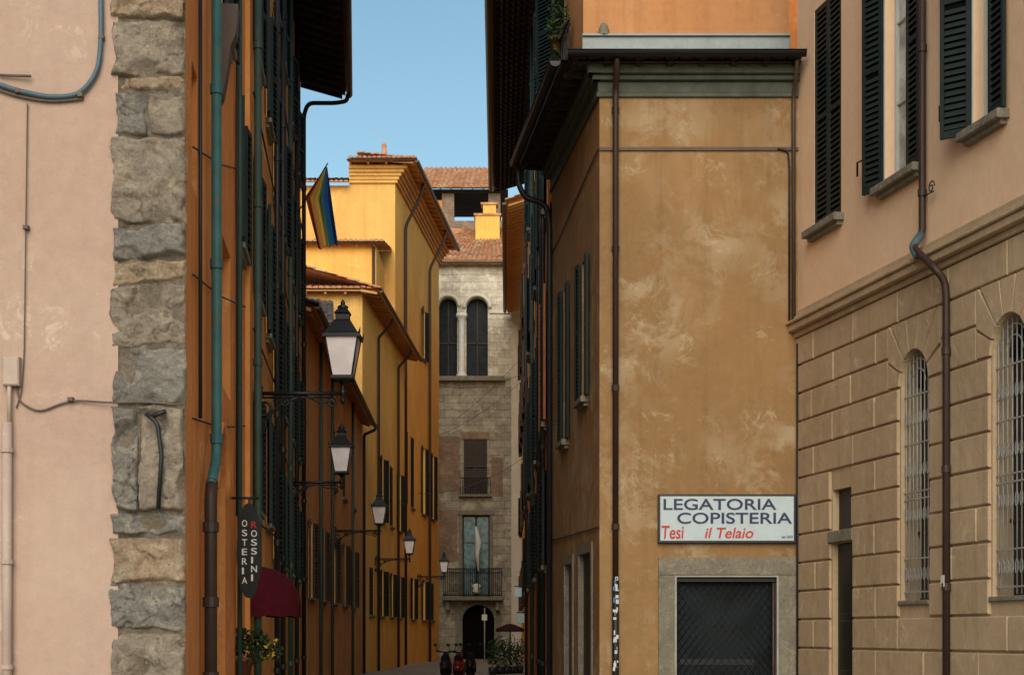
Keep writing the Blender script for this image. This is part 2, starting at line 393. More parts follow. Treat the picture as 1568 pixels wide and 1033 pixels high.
# ------------------------------------------------------------------ ground and street
g = MB(); g.poly([(-400, -300, 0), (400, -300, 0), (400, 700, 0), (-400, 700, 0)], 'ground'); g.make('ground')
g = MB(); g.poly([(-7, 9, .004), (9, 9, .004), (4.6, 26, .004), (1.4, 26, .004), (.5, 60, .004), (.8, 103.8, .004), (-4.4, 103.8, .004), (-6.1, 66, .004), (-5.4, 42, .004), (-2.8, 14, .004), (-7, 14, .004)], 'pave'); g.make('street_paving')

# ------------------------------------------------------------------ LEFT: pink corner house with quoins
H = empty('pink_corner_house'); mb = MB()
fp = Fac(-12, 14, -2.8, 14); sq = fp.su(172)
wall(mb, fp, 0, sq+.05, 0, 17, [], 'pink')
body(mb, [(-12, 14.3), (-3.2, 14.3), (-3.95, 21.3), (-12, 21.3)], 0, 16.9, 'pink')
mb.make('walls', H)
mb = MB()
def rough_block(mb, fc, a, b, z0, z1, dep, mat, amp=.02, seed=0., tilt=0.):
    nx = max(8, int((b-a)/.012)); nz = max(6, int((z1-z0)/.012)); vs = []
    for j in range(nz+1):
        for i in range(nx+1):
            x = a+(b-a)*i/nx; z = z0+(z1-z0)*j/nz
            ed = noise.fractal(Vector((x*6+seed, z*6, seed)), 1., 2., 3)*.024
            e = min(x-a, z-z0, z1-z, (b-x)+.01)+ed-.004
            n1 = noise.fractal(Vector((x*2.2+seed, z*2.2, seed*3)), 1., 2., 5)
            n2 = noise.fractal(Vector((x*9+seed, z*9, seed)), 1., 2., 6)
            n3 = noise.noise(Vector((x*4+seed*2, z*4, 4)))
            rim = .018+.07*max(0, n3)
            sm = min(1, max(0, e/rim)); sm = sm*sm*(3-2*sm)
            chip = max(0, noise.noise(Vector((x*3.3+seed, z*3.3, 9+seed)))-.2)*.24
            cr = abs(noise.fractal(Vector((x*1.6+seed, z*1.6, seed+5)), 1., 2., 4)); crk = max(0, .02-cr)*1.6
            bt = noise.noise(Vector((x*2, seed*2, 1)))*.02; 
            zz_ = z+bt*(1 if 0 < j < nz else .8)+tilt*(x-(a+b)/2)
            jx = noise.fractal(Vector((z*4, seed, 3)), 1., 2., 3)*.02
            vs.append(fc.pt(x+(jx if i < nx else jx*.6), zz_, -.03+(dep+.03-chip-crk)*sm+(n1*amp+n2*amp*.75)*sm))
    w = nx+1
    mb.mesh(vs, [(j*w+i, j*w+i+1, (j+1)*w+i+1, (j+1)*w+i) for j in range(nz) for i in range(nx)], mat, True)
vb = [-90, 30, 116, 140, 208, 342, 436, 532, 622, 785, 892, 966, 1060, 1200]
wd = [0, 2, -1, 6, 0, 3, -3, 0, 2, 0, -3, 0, -20, -24]
kk = ['quoinc', 'quoin', 'quoinc', 'quoinb', 'quoin', 'quoinc', 'quoin', 'quoinb', 'quoinb', 'quoinc', 'quoinb', 'quoin', 'quoinb']
mb.poly([fp.pt(sq-.02, 0, -.012), fp.pt(fp.L, 0, -.012), fp.pt(fp.L, 17, -.012), fp.pt(sq-.02, 17, -.012)], 'mortar')
for i in range(len(vb)-1):
    z1, z0 = PZ(vb[i], 14), PZ(vb[i+1], 14)
    a = fp.su(169+wd[i]); b = fp.L+random.uniform(-.015, .01); tl = random.uniform(-.06, .06); dp = random.uniform(.02, .07)
    if i in (3, 8):
        mdd = a+(b-a)*random.uniform(.3, .68)
        rough_block(mb, fp, a, mdd, z0+.004, z1-.004, dp, kk[i], .036, i*7.3, tl); rough_block(mb, fp, mdd+.008, b, z0+.004, z1-.004, dp+.01, kk[(i+3) % 13], .032, i*3.1, tl)
    elif i in (5, 9):
        zm = z0+(z1-z0)*(.4 if i == 5 else .66); rough_block(mb, fp, a, b, z0+.004, zm, dp, kk[i], .036, i*7.3, tl); rough_block(mb, fp, a, b, zm+.008, z1-.004, dp+.01, kk[(i+3) % 13], .032, i*3.1, tl)
    else: rough_block(mb, fp, a, b, z0+.003, z1-.003, dp, kk[i], .038, i*5.7, tl)
zz = PZ(-90, 14)
while zz < 17: mb.box(fp, fp.su(170), fp.L, zz, min(17, zz+.7), -.01, .05, 'quoin', .02); zz += .71
mb.box(fp, fp.L-.3, fp.L-.02, 0, 17, -.2, -.013, 'quoinb')
mb.make('quoins', H)
mb = MB()
def f14(u, v, d=.02): return fp.pt(fp.su(u), PZ(v, 14), d)
mb.tube([f14(-40, 118, .04), f14(30, 142, .04), f14(80, 152, .04), f14(125, 148, .04), f14(152, 112, .04), f14(157, 60, .04), f14(155, -60, .04)], .022, 'cable', 8, rnd=.2)
mb.tube([f14(-40, 126, .03), f14(30, 150, .03), f14(80, 158, .03), f14(128, 153, .03)], .01, 'wire', 6, rnd=.2)
mb.tube([f14(43, 160), f14(41, 350, .03), f14(38, 540), f14(34, 600), f14(26, 625)], .006, 'wire', 5, rnd=.1)
mb.tube([f14(26, 590), f14(30, 615), f14(60, 632), f14(110, 612), f14(168, 618, .06), f14(230, 617, .09), f14(283, 622, .08)], .009, 'wire', 6, rnd=.2)
mb.tube([f14(14, 648, .06), f14(14, 1200, .06)], .042, 'beigep', 12); mb.tube([f14(17, 560, .05), f14(17, 650, .05)], .02, 'beigep', 8)
for v in (690, 860, 1020): mb.lathe(tuple(f14(14, v, .06)), [(.042, -.02), (.055, -.02), (.055, .02), (.042, .02)], 'beigep', 12, False)
mb.box(fp, fp.su(8), fp.su(33), PZ(592, 14), PZ(548, 14), 0.003, .09, 'beigep', .012)
for (u_, v_) in ((30, 142), (125, 148), (157, 60), (42, 350), (110, 612)): mb.box(fp, fp.su(u_-4), fp.su(u_+4), PZ(v_+3, 14), PZ(v_-3, 14), .003, .065, 'wire', .004)
mb.tube([f14(0, 117, .03), f14(50, 120, .05)], .012, 'wire', 6)
mb.tube([f14(228, 636, .1), f14(246, 650, .12), f14(252, 700, .12), f14(246, 780, .1)], .02, 'darkp', 6, rnd=.05)
mb.tube([f14(236, 640, .1), f14(258, 632, .12)], .02, 'darkp', 6)
mb.make('cables_and_conduits', H)

# ------------------------------------------------------------------ LEFT row along the alley
L1 = Fac(-2.8, 14, -5.44, 42.0)
SY = L1.sy
def opening_set(fc, wins, depth=.22):
    return [(w[0], w[1], w[2], w[3], depth, w[4] if len(w) > 4 else False) for w in wins]
def dress(mb, fc, wins, shmat='shut', ang=.3, glass='glass', pitch=.09, closedp=.25, sillm='trim'):
    for w in wins:
        a, b, c, e = w[:4]
        casement(mb, fc, a, b, c, e, .22, 'shutb', glass)
        if len(w) > 5 and w[5] == 'n': continue
        shutters(mb, fc, a, b, c, e, shmat, ang, pitch, closed=random.random() < closedp)
        sill(mb, fc, a, b, c, sillm, out=.1, h=.07)
# house a
H = empty('orange_stucco_house'); mb = MB(); a0, a1 = 0.0, SY(21.4)
wins = [(SY(14.5), SY(15.0), 5.6, 6.7, False, 'n'), (SY(17.8), SY(18.9), 4.3, 5.95, False, 'n'), (SY(16.9), SY(18.2), 0, 3.75, True, 'n'),
        (SY(17.6), SY(18.5), 8.2, 10.0), (SY(20.1), SY(20.9), 6.4, 8.1), (SY(20.1), SY(20.9), 4.4, 5.6, False, 'n'), (SY(19.8), SY(20.8), 0, 2.6, False, 'n')]
wall(mb, L1, a0, a1, 0, 17, opening_set(L1, wins), 'orangeA')
mb.make('walls', H); mb = MB()
dress(mb, L1, [w for w in wins if w[2] > 0], closedp=0., ang=.1)
for w in wins:
    if w[2] == 0: mb.poly([L1.pt(w[0], 0, -.2), L1.pt(w[1], 0, -.2), L1.pt(w[1], w[3], -.2), L1.pt(w[0], w[3], -.2)], 'shutb')
m0 = (wins[2][0]+wins[2][1])/2; r = (wins[2][1]-wins[2][0])/2+.08
mb.tube([L1.pt(m0-r*math.cos(math.pi*i/12), 3.75-.65+r*math.sin(math.pi*i/12)*1.0, .01) for i in range(13)], .05, 'orangeA', 8)
for y_ in (17.1,):
    ss_ = SY(y_); prof = [(0.003, 7.15), (.06, 7.25), (.1, 7.45), (.14, 7.75), (.2, 7.9), (.22, 8.2), (.003, 8.2)]
    A = [L1.pt(ss_, z, d) for d, z in prof]; B = [L1.pt(ss_+.25, z, d) for d, z in prof]; n_ = len(prof)
    mb.poly(A, 'gutter'); mb.poly(B[::-1], 'gutter')
    for i in range(n_): mb.poly([A[i], B[i], B[(i+1) % n_], A[(i+1) % n_]], 'gutter')
mb.make('windows_and_trim', H); mb = MB()
def pL(u, v, d): 
    s = L1.su(u); return L1.pt(s, L1.zv(u, v), d)
s = L1.sy(15.9); 
mb.tube([L1.pt(s, 12, .1), L1.pt(s, PZ(700, 15.9), .1), L1.pt(s-.55, PZ(742, 15.4), .1)], .05, 'teal', 14, rnd=.15)
mb.tube([L1.pt(s-.5, PZ(738, 15.4), .1), L1.pt(s-.62, PZ(760, 15.3), .1), L1.pt(s-.62, 0, .1)], .06, 'brownp', 14, rnd=.1)
q = L1.pt(s, 0, .1); collars(mb, q.x, q.y, 3.5, 11, .05, 'teal', 1.7)
q = L1.pt(s-.62, 0, .1); collars(mb, q.x, q.y, .5, 2.8, .06, 'brownp', .7)
mb.tube([pL(300, 640, .04), pL(300, -60, .04)], .02, 'darkp', 6)
for a_, b_ in (((290, 225), (372, 262)), ((290, 640), (372, 652)), ((290, 420), (372, 470))): mb.tube([pL(*a_, .03), pL((a_[0]+b_[0])/2, (a_[1]+b_[1])/2+8, .04), pL(*b_, .03)], .009, 'darkp', 5)
s3_ = SY(19.6); mb.tube([L1.pt(s3_, 14, .06), L1.pt(s3_, 0, .06)], .03, 'greenp', 8)
mb.tube([L1.pt(s3_-.25, 14, .04), L1.pt(s3_-.2, 7, .04), L1.pt(s3_-.22, 3, .04)], .014, 'darkp', 6)
mb.make('downpipes', H)
# house b
H = empty('narrow_brown_house'); b0, b1 = SY(21.4), SY(27.0); fb = Fac(*(L1.pt(b0, 0, .06).xy), *(L1.pt(b1, 0, .06).xy))
mb = MB(); wins = []
for y in (22.4, 25.1):
    for (c, e) in ((3.3, 4.9), (6.2, 8.1), (9.5, 11.4)):
        wins.append((fb.sy(y), fb.sy(y+.85), c, e))
wins.append((fb.sy(22.6), fb.sy(24.), 0, 2.6, False, 'n'))
wall(mb, fb, 0, fb.L, 0, 16.5, opening_set(fb, wins), 'brownL')
mb.poly([L1.pt(b0, 0, 0), fb.pt(0, 0), fb.pt(0, 16.5), L1.pt(b0, 16.5, 0)], 'brownL')
mb.make('walls', H); mb = MB(); dress(mb, fb, [w for w in wins if w[2] > 0], ang=.1, closedp=0.)
mb.poly([fb.pt(wins[-1][0], 0, -.2), fb.pt(wins[-1][1], 0, -.2), fb.pt(wins[-1][1], 2.6, -.2), fb.pt(wins[-1][0], 2.6, -.2)], 'dark')
mb.make('windows_and_shutters', H); mb = MB()
q = fb.pt(.25, 0, .09); mb.tube([(q.x, q.y, 14), (q.x, q.y, 3.6), (q.x, q.y, 0)], .05, 'greenp', 10); collars(mb, q.x, q.y, 1, 13, .05, 'greenp', 2.1)
q = fb.pt(fb.L-.2, 0, .09); mb.tube([(q.x, q.y, 16), (q.x, q.y, 0)], .045, 'darkp', 10); collars(mb, q.x, q.y, 1, 13, .045, 'darkp', 2.1)
for z in (3.1, 5.6, 8.7): mb.tube([fb.pt(0, z, .05), fb.pt(fb.L, z+.12, .05)], .015, 'darkp', 6)
mb.make('downpipes', H)
# house c
H = empty('ochre_house'); c0, c1 = SY(27.0), L1.L; fcc = Fac(*(L1.pt(c0, 0, 0).xy), *(L1.pt(c1, 0, 0).xy))
mb = MB(); wins = []
for y in (28.4, 31.5, 35.2, 39.0):
    for (c, e) in ((2.9, 4.6), (5.8, 7.8), (9.2, 11.3), (12.6, 14.4)):
        wins.append((fcc.sy(y), fcc.sy(y+.95), c, e))
wall(mb, fcc, 0, fcc.L, 0, 15.9, opening_set(fcc, wins), 'ochreL')
body(mb, [(-4.5, 27.1), (-5.9, 41.95), (-15, 41.95), (-15, 27.1)], 0, 15.7, 'ochreL')
mb.poly([(-15, 42.0, 0), (-5.44, 42.0, 0), (-5.44, 42.0, 15.9), (-15, 42.0, 15.9)], 'ochreL')
body(mb, [(-4.0, 21.4), (-4.5, 27.1), (-15, 27.1), (-15, 21.4)], 0, 16.4, 'ochreL')
mb.make('walls', H); mb = MB(); dress(mb, fcc, wins, ang=.13, closedp=0.); mb.make('windows_and_shutters', H)
mb = MB(); eave(mb, fcc, 0, fcc.L+.1, 15.5, 1.15, sp=.5, rise=.3)
tile_roof(mb, fcc.pt(fcc.L+.1, 15.62, 1.2), fcc.pt(0, 15.62, 1.2), fcc.pt(fcc.L+.1, 18.2, -5), fcc.pt(0, 18.2, -5)); mb.make('roof', H)
mb = MB(); E_ = fcc.pt
sE = fcc.L-.15
mb.tube([E_(sE, 15.45, 1.22), E_(sE, 15.28, 1.18), E_(sE, 15.22, .9), E_(sE, 15.2, .2), E_(sE, 14.9, .09), E_(sE, 0, .09)], .055, 'ironblk', 10, rnd=.15)
q = E_(sE, 0, .09); collars(mb, q.x, q.y, 1, 14.5, .055, 'ironblk', 2.)
for y, mt, rr in ((30.2, 'darkp', .05), (33.6, 'greenp', .05), (37, 'darkp', .05)):
    q = fcc.pt(fcc.sy(y), 0, .09); mb.tube([(q.x, q.y, 15.6), (q.x, q.y, 0)], rr, mt, 10); collars(mb, q.x, q.y, 1, 14.5, rr, mt, 2.)
for z in (5.1, 8.4, 11.9): mb.tube([fcc.pt(0, z, .05), fcc.pt(7, z-.08, .05), fcc.pt(fcc.L, z, .05)], .014, 'darkp', 6)
mb.make('downpipes', H)

# ------------------------------------------------------------------ low sienna house (C)
H = empty('sienna_house'); fC = Fac(-5.5, 42.05, -6.05, 66); mb = MB(); wins = []
for y in (44.5, 48.2, 52, 56.2, 60.5):
    wins.append((fC.sy(y), fC.sy(y+1.2), 2.6, 4.7))
    if y > 50: wins.append((fC.sy(y), fC.sy(y+1.2), 6.3, 8.2))
wall(mb, fC, 0, fC.L, 0, 10.2, opening_set(fC, wins), 'cstuc')
body(mb, [(-5.9, 42.1), (-6.4, 65.9), (-14, 65.9), (-14, 42.1)], 0, 9.9, 'cstuc'); mb.make('walls', H)
mb = MB(); dress(mb, fC, wins, ang=.1, closedp=.1, shmat='shutb'); mb.make('windows_and_shutters', H)
mb = MB(); eave(mb, fC, 0, fC.L, 10.0, .4, sp=.6, mat='cornB')
tile_roof(mb, fC.pt(fC.L, 10.1, .45), fC.pt(0, 10.1, .45), fC.pt(fC.L, 12.3, -5), fC.pt(0, 12.3, -5), 'tiled')
tile_roof(mb, (PX(440, 60), 60, PZ(600, 60)), (PX(512, 60), 60, PZ(560, 60)), (PX(440, 65.5), 65.5, PZ(455, 65.5)), (PX(510, 65.5), 65.5, PZ(462, 65.5)), 'tiled')
mb.make('roof', H)
mb = MB(); q = fC.pt(fC.L-.4, 0, .1); mb.tube([(q.x+.5, q.y, 10), (q.x+.45, q.y, 9.8), (q.x, q.y, 9.6), (q.x, q.y, 0)], .06, 'darkp', 8, rnd=.1)
for y in (47.2, 51, 59.5):
    q = fC.pt(fC.sy(y), 0, .1); mb.tube([(q.x, q.y, 10), (q.x, q.y, 0)], .05, 'greenp', 8)
mb.make('downpipes', H)
# ------------------------------------------------------------------ yellow house (A)
H = empty('yellow_house'); fA = Fac(-6.05, 66, -5.4, 82); mb = MB(); wins = []
for y in (68.2, 71.8, 75.6, 79):
    for (c, e) in ((2.4, 4.4), (6.6, 9.4)):
        if not (y < 70 and c > 5): wins.append((fA.sy(y), fA.sy(y+1.3), c, e))
wall(mb, fA, 0, fA.L, 0, 15.5, opening_set(fA, wins), 'yorange')
fAf = Fac(-14, 66, -6.05, 66)
wall(mb, fAf, 0, fAf.L, 0, 15.5, [], 'yellow')
body(mb, [(-6.5, 66.3), (-6, 82), (-14, 82), (-14, 66.3)], 0, 15.3, 'yellow'); mb.make('walls', H)
mb = MB(); dress(mb, fA, wins, ang=.15, closedp=.4); mb.make('windows_and_shutters', H)
mb = MB(); eave(mb, fA, -.6, fA.L, 15.3, .75, sp=.7, mat='cornB'); eave(mb, fAf, 0, fAf.L+.7, 15.35, .5, gut=None, sp=.8, mat='cornB')
tile_roof(mb, fA.pt(fA.L, 15.42, .8), fA.pt(-.6, 15.42, .8), fA.pt(fA.L, 17, -4.5), fA.pt(-.6, 17, -4.5))
tile_roof(mb, fAf.pt(0, 15.45, .55), fAf.pt(fAf.L+.7, 15.45, .55), fAf.pt(0, 16.6, -4), fAf.pt(fAf.L-1.5, 16.6, -4)); mb.make('roof', H)
mb = MB(); 
for y in (70.6, 78.4):
    q = fA.pt(fA.sy(y), 0, .1); mb.tube([(q.x+.6, q.y, 15.2), (q.x+.55, q.y, 15), (q.x, q.y, 14.4), (q.x, q.y, 0)], .06, 'brownp', 8, rnd=.1)
mb.make('downpipes', H)
# ------------------------------------------------------------------ tall yellow-orange house (B)
H = empty('tall_yellow_house'); fB = Fac(-5.87, 82, -4.48, 100); mb = MB(); wins = []
for y in (83.6, 87.6, 92.2, 96.2):
    for (c, e) in ((2.4, 4.6), (8.4, 12.2)):
        wins.append((fB.sy(y), fB.sy(y+1.35), c, e))
wins.append((fB.sy(92.2), fB.sy(93.4), 17.2, 20.0))
wall(mb, fB, 0, fB.L, 0, 25.2, opening_set(fB, wins), 'yorange')
xb = PX(535, 82)
fBf = Fac(xb, 82.0, -5.87, 82.0); wall(mb, fBf, 0, fBf.L, 0, 25.2, [], 'yellow')
fBl = Fac(-17, 82.02, xb, 82.02); wall(mb, fBl, 0, fBl.L, 0, 24.1, [], 'yellow')
body(mb, [(-6.3, 82.4), (-5, 99.9), (-17, 99.9), (-17, 82.4)], 0, 24.0, 'yellow')
body(mb, [(-6.3, 82.4), (-4.9, 99.9), (xb, 99.9), (xb, 82.4)], 23.9, 25.1, 'yellow')
mb.poly([(-4.48, 100, 0), (-17, 100, 0), (-17, 100, 25.2), (-4.48, 100, 25.2)], 'yorange')
fN = Fac(-17, 77, PX(576, 77), 77); zt = PZ(374, 77)
wall(mb, fN, 0, fN.L, 0, zt, [], 'yorange'); body(mb, [(-17, 77.1), (fN.o.x+fN.L-.001, 77.1), (fN.o.x+fN.L-.001, 82), (-17, 82)], 0, zt-.05, 'yorange')
mb.make('walls', H)
mb = MB(); dress(mb, fB, wins, ang=.15, closedp=.35); mb.make('windows_and_shutters', H)
mb = MB(); eave(mb, fB, -.9, fB.L, 25.05, 1.1, sp=1.0, mat='cornB', rise=.1, gr=.1)
for i in range(5):
    mb.box(fB, 0, fB.L, 24.2+i*.16, 24.36+i*.16-.002, .002, .1+.035*(i+1)**1.7, 'cornB', .01); mb.box(fBf, 0, fBf.L+.1+.035*(i+1)**1.7, 24.201+i*.16, 24.36+i*.16-.003, .003, .1+.03*(i+1)**1.6, 'yellow', .01)
eave(mb, fBf, 0, fBf.L+1.05, 25.1, .9, sp=.9, mat='yellow', rise=.1, gut='gutter')
tile_roof(mb, fB.pt(fB.L, 25.2, 1.15), fB.pt(-.9, 25.2, 1.15), fB.pt(fB.L, 26.4, -2.3), fB.pt(2, 26.4, -2.3))
tile_roof(mb, fBf.pt(0, 25.22, .95), fBf.pt(fBf.L+1.1, 25.22, .95), fBf.pt(0, 26.0, -2), fBf.pt(fBf.L-1.6, 26.0, -2))
tile_roof(mb, (-17, 81.5, 24.15), (xb, 81.5, 24.15), (-17, 87, 25.8), (xb, 87, 25.8))
tile_roof(mb, (-17, 76.6, zt+.05), (fN.o.x+fN.L+.4, 76.6, zt+.05), (-17, 81.9, zt+.9), (fN.o.x+fN.L+.4, 81.9, zt+.9))
eave(mb, fN, 0, fN.L+.4, zt-.05, .3, sp=.8, mat='yorange', gut='gutter', rise=.05)
c = (PX(587, 83), 83.5, 25.6); mb.lathe(c, [(.3, 0), (.3, .35), (.18, .45), (.1, .8), (.14, .95), (0, 1.15)], 'tile', 10)
mb.make('roof', H)
mb = MB()
for y, mt in ((84.9, 'brownp'), (94.8, 'gutter')):
    q = fB.pt(fB.sy(y), 0, .12); mb.tube([(q.x+.9, q.y, 25), (q.x+.8, q.y, 24.4), (q.x, q.y, 22.8), (q.x, q.y, 0)], .08, mt, 8, rnd=.3)
q = (PX(572, 76.9), 76.85); mb.tube([(q[0], q[1], zt), (q[0], q[1], 15)], .07, 'brownp', 8)
mb.make('downpipes', H)

# ------------------------------------------------------------------ medieval stone palace at the end of the alley
H = empty('medieval_stone_palace'); Y = 104.; fD = Fac(-9, Y, 1.6, Y); mb = MB()
def sd(u): return fD.su(u)
def zd(v): return PZ(v, Y)
ops = [(sd(672), sd(700), zd(577), zd(455), .7, True), (sd(714), sd(747), zd(577), zd(455), .7, True),
       (sd(710), sd(746), zd(756), zd(672), .35, False), (sd(708), sd(750), zd(914), zd(788), .35, False),
       (sd(708), sd(757), -0.4, zd(925), .6, True)]
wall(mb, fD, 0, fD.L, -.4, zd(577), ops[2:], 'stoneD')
wall(mb, fD, 0, fD.L, zd(577), zd(404), ops[:2], 'stoneDlit')
mb.box(fD, sd(660), sd(704), zd(752), zd(668), .004, .03, 'brickD'); mb.box(fD, sd(752), sd(770), zd(760), zd(700), .004, .02, 'brickD')
mb.box(fD, sd(660), sd(700), zd(860), zd(780), .004, .025, 'brickD')
mb.box(fD, sd(783), fD.L, 0, zd(420), .003, .35, 'plaster')
body(mb, [(-9, Y+.8), (1.6, Y+.8), (1.6, Y+14), (-9, Y+14)], 0, zd(404), 'stoneD')
mb.make('walls', H); mb = MB()
for o in ops[:2]:
    mb.poly([fD.pt(o[0], o[2], -.69), fD.pt(o[1], o[2], -.69), fD.pt(o[1], o[3], -.69), fD.pt(o[0], o[3], -.69)], 'glassd')
    m0 = (o[0]+o[1])/2; r = (o[1]-o[0])/2+.14
    mb.tube([fD.pt(m0-r*math.cos(math.pi*i/16), o[3]-(o[1]-o[0])/2+r*math.sin(math.pi*i/16), .03) for i in range(17)], .12, 'plaster', 8)
    mb.box(fD, m0-.04, m0+.04, o[2], o[3]-.1, -.66, -.6, 'shutb')
    mb.box(fD, o[0], o[1], o[2]+2.2, o[2]+2.3, -.66, -.6, 'shutb')
cx = (sd(700)+sd(714))/2; p = fD.pt(cx, 0, .18)
mb.lathe((p.x, p.y, zd(577)), [(.34, 0), (.34, .15), (.24, .25), (.21, .4), (.19, 3.4), (.21, 3.5), (.3, 3.75), (.36, 3.8), (.36, 4.0), (0, 4.001)], 'whitep', 14)
mb.box(fD, sd(664), sd(772), zd(584), zd(577), .003, .5, 'trim', .02)
mb.box(fD, sd(749), sd(783), zd(480)-.001, zd(475), .004, .1, 'plaster', .02)
o = ops[2]; casement(mb, fD, o[0], o[1], o[2], o[3], .34, 'shutb', 'glass'); shutters(mb, fD, o[0], o[1], o[2], o[3], 'shutb', closed=True, pitch=.12)
mb.box(fD, o[0]-.15, o[1]+.15, o[3], o[3]+.45, .004, .06, 'brickD')
for i in range(13):
    s = o[0]-.2+(o[1]-o[0]+.4)*i/12; mb.tube([fD.pt(s, o[2]-.05, .3), fD.pt(s, o[2]+1.0, .3)], .02, 'ironblk', 5)
mb.tube([fD.pt(o[0]-.2, o[2]+1, .3), fD.pt(o[1]+.2, o[2]+1, .3)], .035, 'ironblk', 6); mb.box(fD, o[0]-.3, o[1]+.3, o[2]-.18, o[2]-.05, .003, .4, 'trim')
o = ops[3]; casement(mb, fD, o[0], o[1], o[2], o[3], .34, 'shutb', 'glassb', 2, .1)
for (x0, x1) in ((o[0]-.22, o[0]), (o[1], o[1]+.22)): mb.box(fD, x0, x1, o[2], o[3], .003, .06, 'trim')
mb.box(fD, o[0]-.3, o[1]+.3, o[3]+.002, o[3]+.3, .003, .14, 'trim', .02)
mb.box(fD, sd(678), sd(770), zd(919), zd(913), .003, .95, 'trim', .03)
for uu in (686, 762): mb.box(fD, sd(uu)-.12, sd(uu)+.12, zd(934), zd(919)-.002, .003, .6, 'trim', .03)
z0, z1 = zd(912), zd(871)
for i in range(31):
    t = i/30.; s = sd(680)+(sd(768)-sd(680))*t
    mb.tube([fD.pt(s, z0, .82), fD.pt(s, z0+.35, .98), fD.pt(s, z0+.8, .93), fD.pt(s, z1, .82)], .022, 'ironblk', 5, rnd=.3)
for zq, dd in ((z1, .82), (z0+.05, .83), (z1-.25, .86)): mb.tube([fD.pt(sd(680), zq, 0), fD.pt(sd(680), zq, dd), fD.pt(sd(768), zq, dd), fD.pt(sd(768), zq, 0)], .035, 'ironblk', 6)
mb.lathe(tuple(fD.pt(sd(730), zd(908), 1.0)), [(.1, 0), (.28, .1), (.2, .3), (.3, .5), (.05, .6)], 'cloth', 8)
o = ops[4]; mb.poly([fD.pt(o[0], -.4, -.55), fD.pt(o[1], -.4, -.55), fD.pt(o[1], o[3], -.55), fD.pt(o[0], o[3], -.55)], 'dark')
m0 = (o[0]+o[1])/2; r = (o[1]-o[0])/2
for i in range(13):
    a1_, a2_ = math.pi*i/13+.02, math.pi*(i+1)/13-.02
    P = [(m0-rr*math.cos(an), o[3]-r+rr*math.sin(an)) for rr in (r+.01, r+.5) for an in (a1_, a2_)]
    front = [fD.pt(*P[0], .05), fD.pt(*P[2], .05), fD.pt(*P[3], .05), fD.pt(*P[1], .05)]
    mb.poly(front[::-1], 'trim')
mb.box(fD, o[0]-.45, o[0]-.01, 0, o[3]-r-.05, .003, .05, 'trim'); mb.box(fD, o[1]+.01, o[1]+.45, 0, o[3]-r-.05, .003, .05, 'trim')
mb.make('windows_balcony_and_door', H)
mb = MB(); zt = zd(404); eave(mb, fD, sd(650), sd(800), zt-.05, .5, sp=.8, mat='cornB', gr=.09)
tile_roof(mb, fD.pt(sd(640), zt+.1, .6), fD.pt(sd(802), zt+.1, .6), (PX(712, 111), 111, PZ(352, 111)), (PX(772, 111), 111, PZ(348, 111)), tw=.34, th=.6, amp=.09)
tile_roof(mb, fD.pt(sd(560), zt+.1, -7), fD.pt(sd(640), zt+.1, .6), (PX(690, 112), 112, PZ(352, 112)), (PX(712, 111), 111, PZ(352, 111)), tw=.34, th=.6, amp=.09)
mb.make('roof', H)
mb = MB(); fq = Fac(PX(728, 108), 108, PX(765, 108), 108)
mb.box(fq, 0, fq.L, PZ(380, 108), PZ(330, 108), -1.4, 0, 'yorange'); mb.box(fq, .5, fq.L-.25, PZ(330, 108), PZ(312, 108), -1.1, -.2, 'yorange')
mb.box(fq, .35, fq.L-.1, PZ(312, 108)+.002, PZ(309, 108), -1.2, -.1, 'tile'); mb.box(fq, -.1, fq.L+.1, PZ(330, 108)+.003, PZ(327, 108), -1.45, .1, 'tile')
mb.make('chimney', H)
H = empty('loggia_tower_house'); mb = MB(); Y = 122.; ft = Fac(PX(640, Y), Y, PX(778, Y), Y)
body(mb, [(PX(640, Y), Y), (PX(778, Y), Y), (PX(778, Y), Y+7), (PX(640, Y), Y+7)], 0, PZ(338, Y), 'brickD')
for u_ in (648, 686, 757): mb.box(ft, ft.su(u_)-.45, ft.su(u_)+.45, PZ(338, Y), PZ(296, Y), -.9, 0, 'brickD')
mb.box(ft, ft.su(660), ft.su(690), PZ(338, Y), PZ(306, Y), -.6, -.1, 'orangeL')
mb.box(ft, 0, ft.L, PZ(296, Y)+.01, PZ(291, Y), -7, .2, 'soffit'); mb.make('walls', H)
mb = MB(); tile_roof(mb, (PX(636, Y), Y-.9, PZ(292, Y)), (PX(782, Y), Y-.9, PZ(292, Y)), (PX(645, Y), Y+4, PZ(258, Y+4)), (PX(782, Y), Y+4, PZ(258, Y+4)), tw=.4, th=.7, amp=.1)
eave(mb, ft, 0, ft.L, PZ(293, Y), .8, sp=.8, gut=None, rise=.2); mb.make('roof', H)

# ------------------------------------------------------------------ RIGHT: corner shop building
H = empty('bookbinder_corner_house'); Y = 26.
xR0, xR1 = PX(918, Y), 4.56
fR = Fac(xR0, Y, xR1, Y); fS = Fac(.77, 31.6, xR0, Y); mb = MB()
gx0, gx1, gz = fR.su(1033), fR.su(1192), PZ(880, Y)
wall(mb, fR, 0, fR.L, 0, 10.7, [(gx0, gx1, 0, gz, .3, False, 'trim')], 'copist')
winsS = [(fS.su(863), fS.su(870), 5.1, 7.9), (fS.su(891), fS.su(900), 5.55, 7.9)]
dS = [(fS.su(866), fS.su(877), 0, 2.85, .3, False, 'trim'), (fS.su(888), fS.su(906), 0, 2.95, .3, False, 'trim')]
wall(mb, fS, 0, fS.L, 0, 10.7, [(w[0], w[1], w[2], w[3], .22, False) for w in winsS]+dS, 'copist')
body(mb, [(xR0+.45, Y+.45), (4.5, Y+.45), (5.5, 31.6), (1.2, 31.6)], 0, 10.6, 'copist')
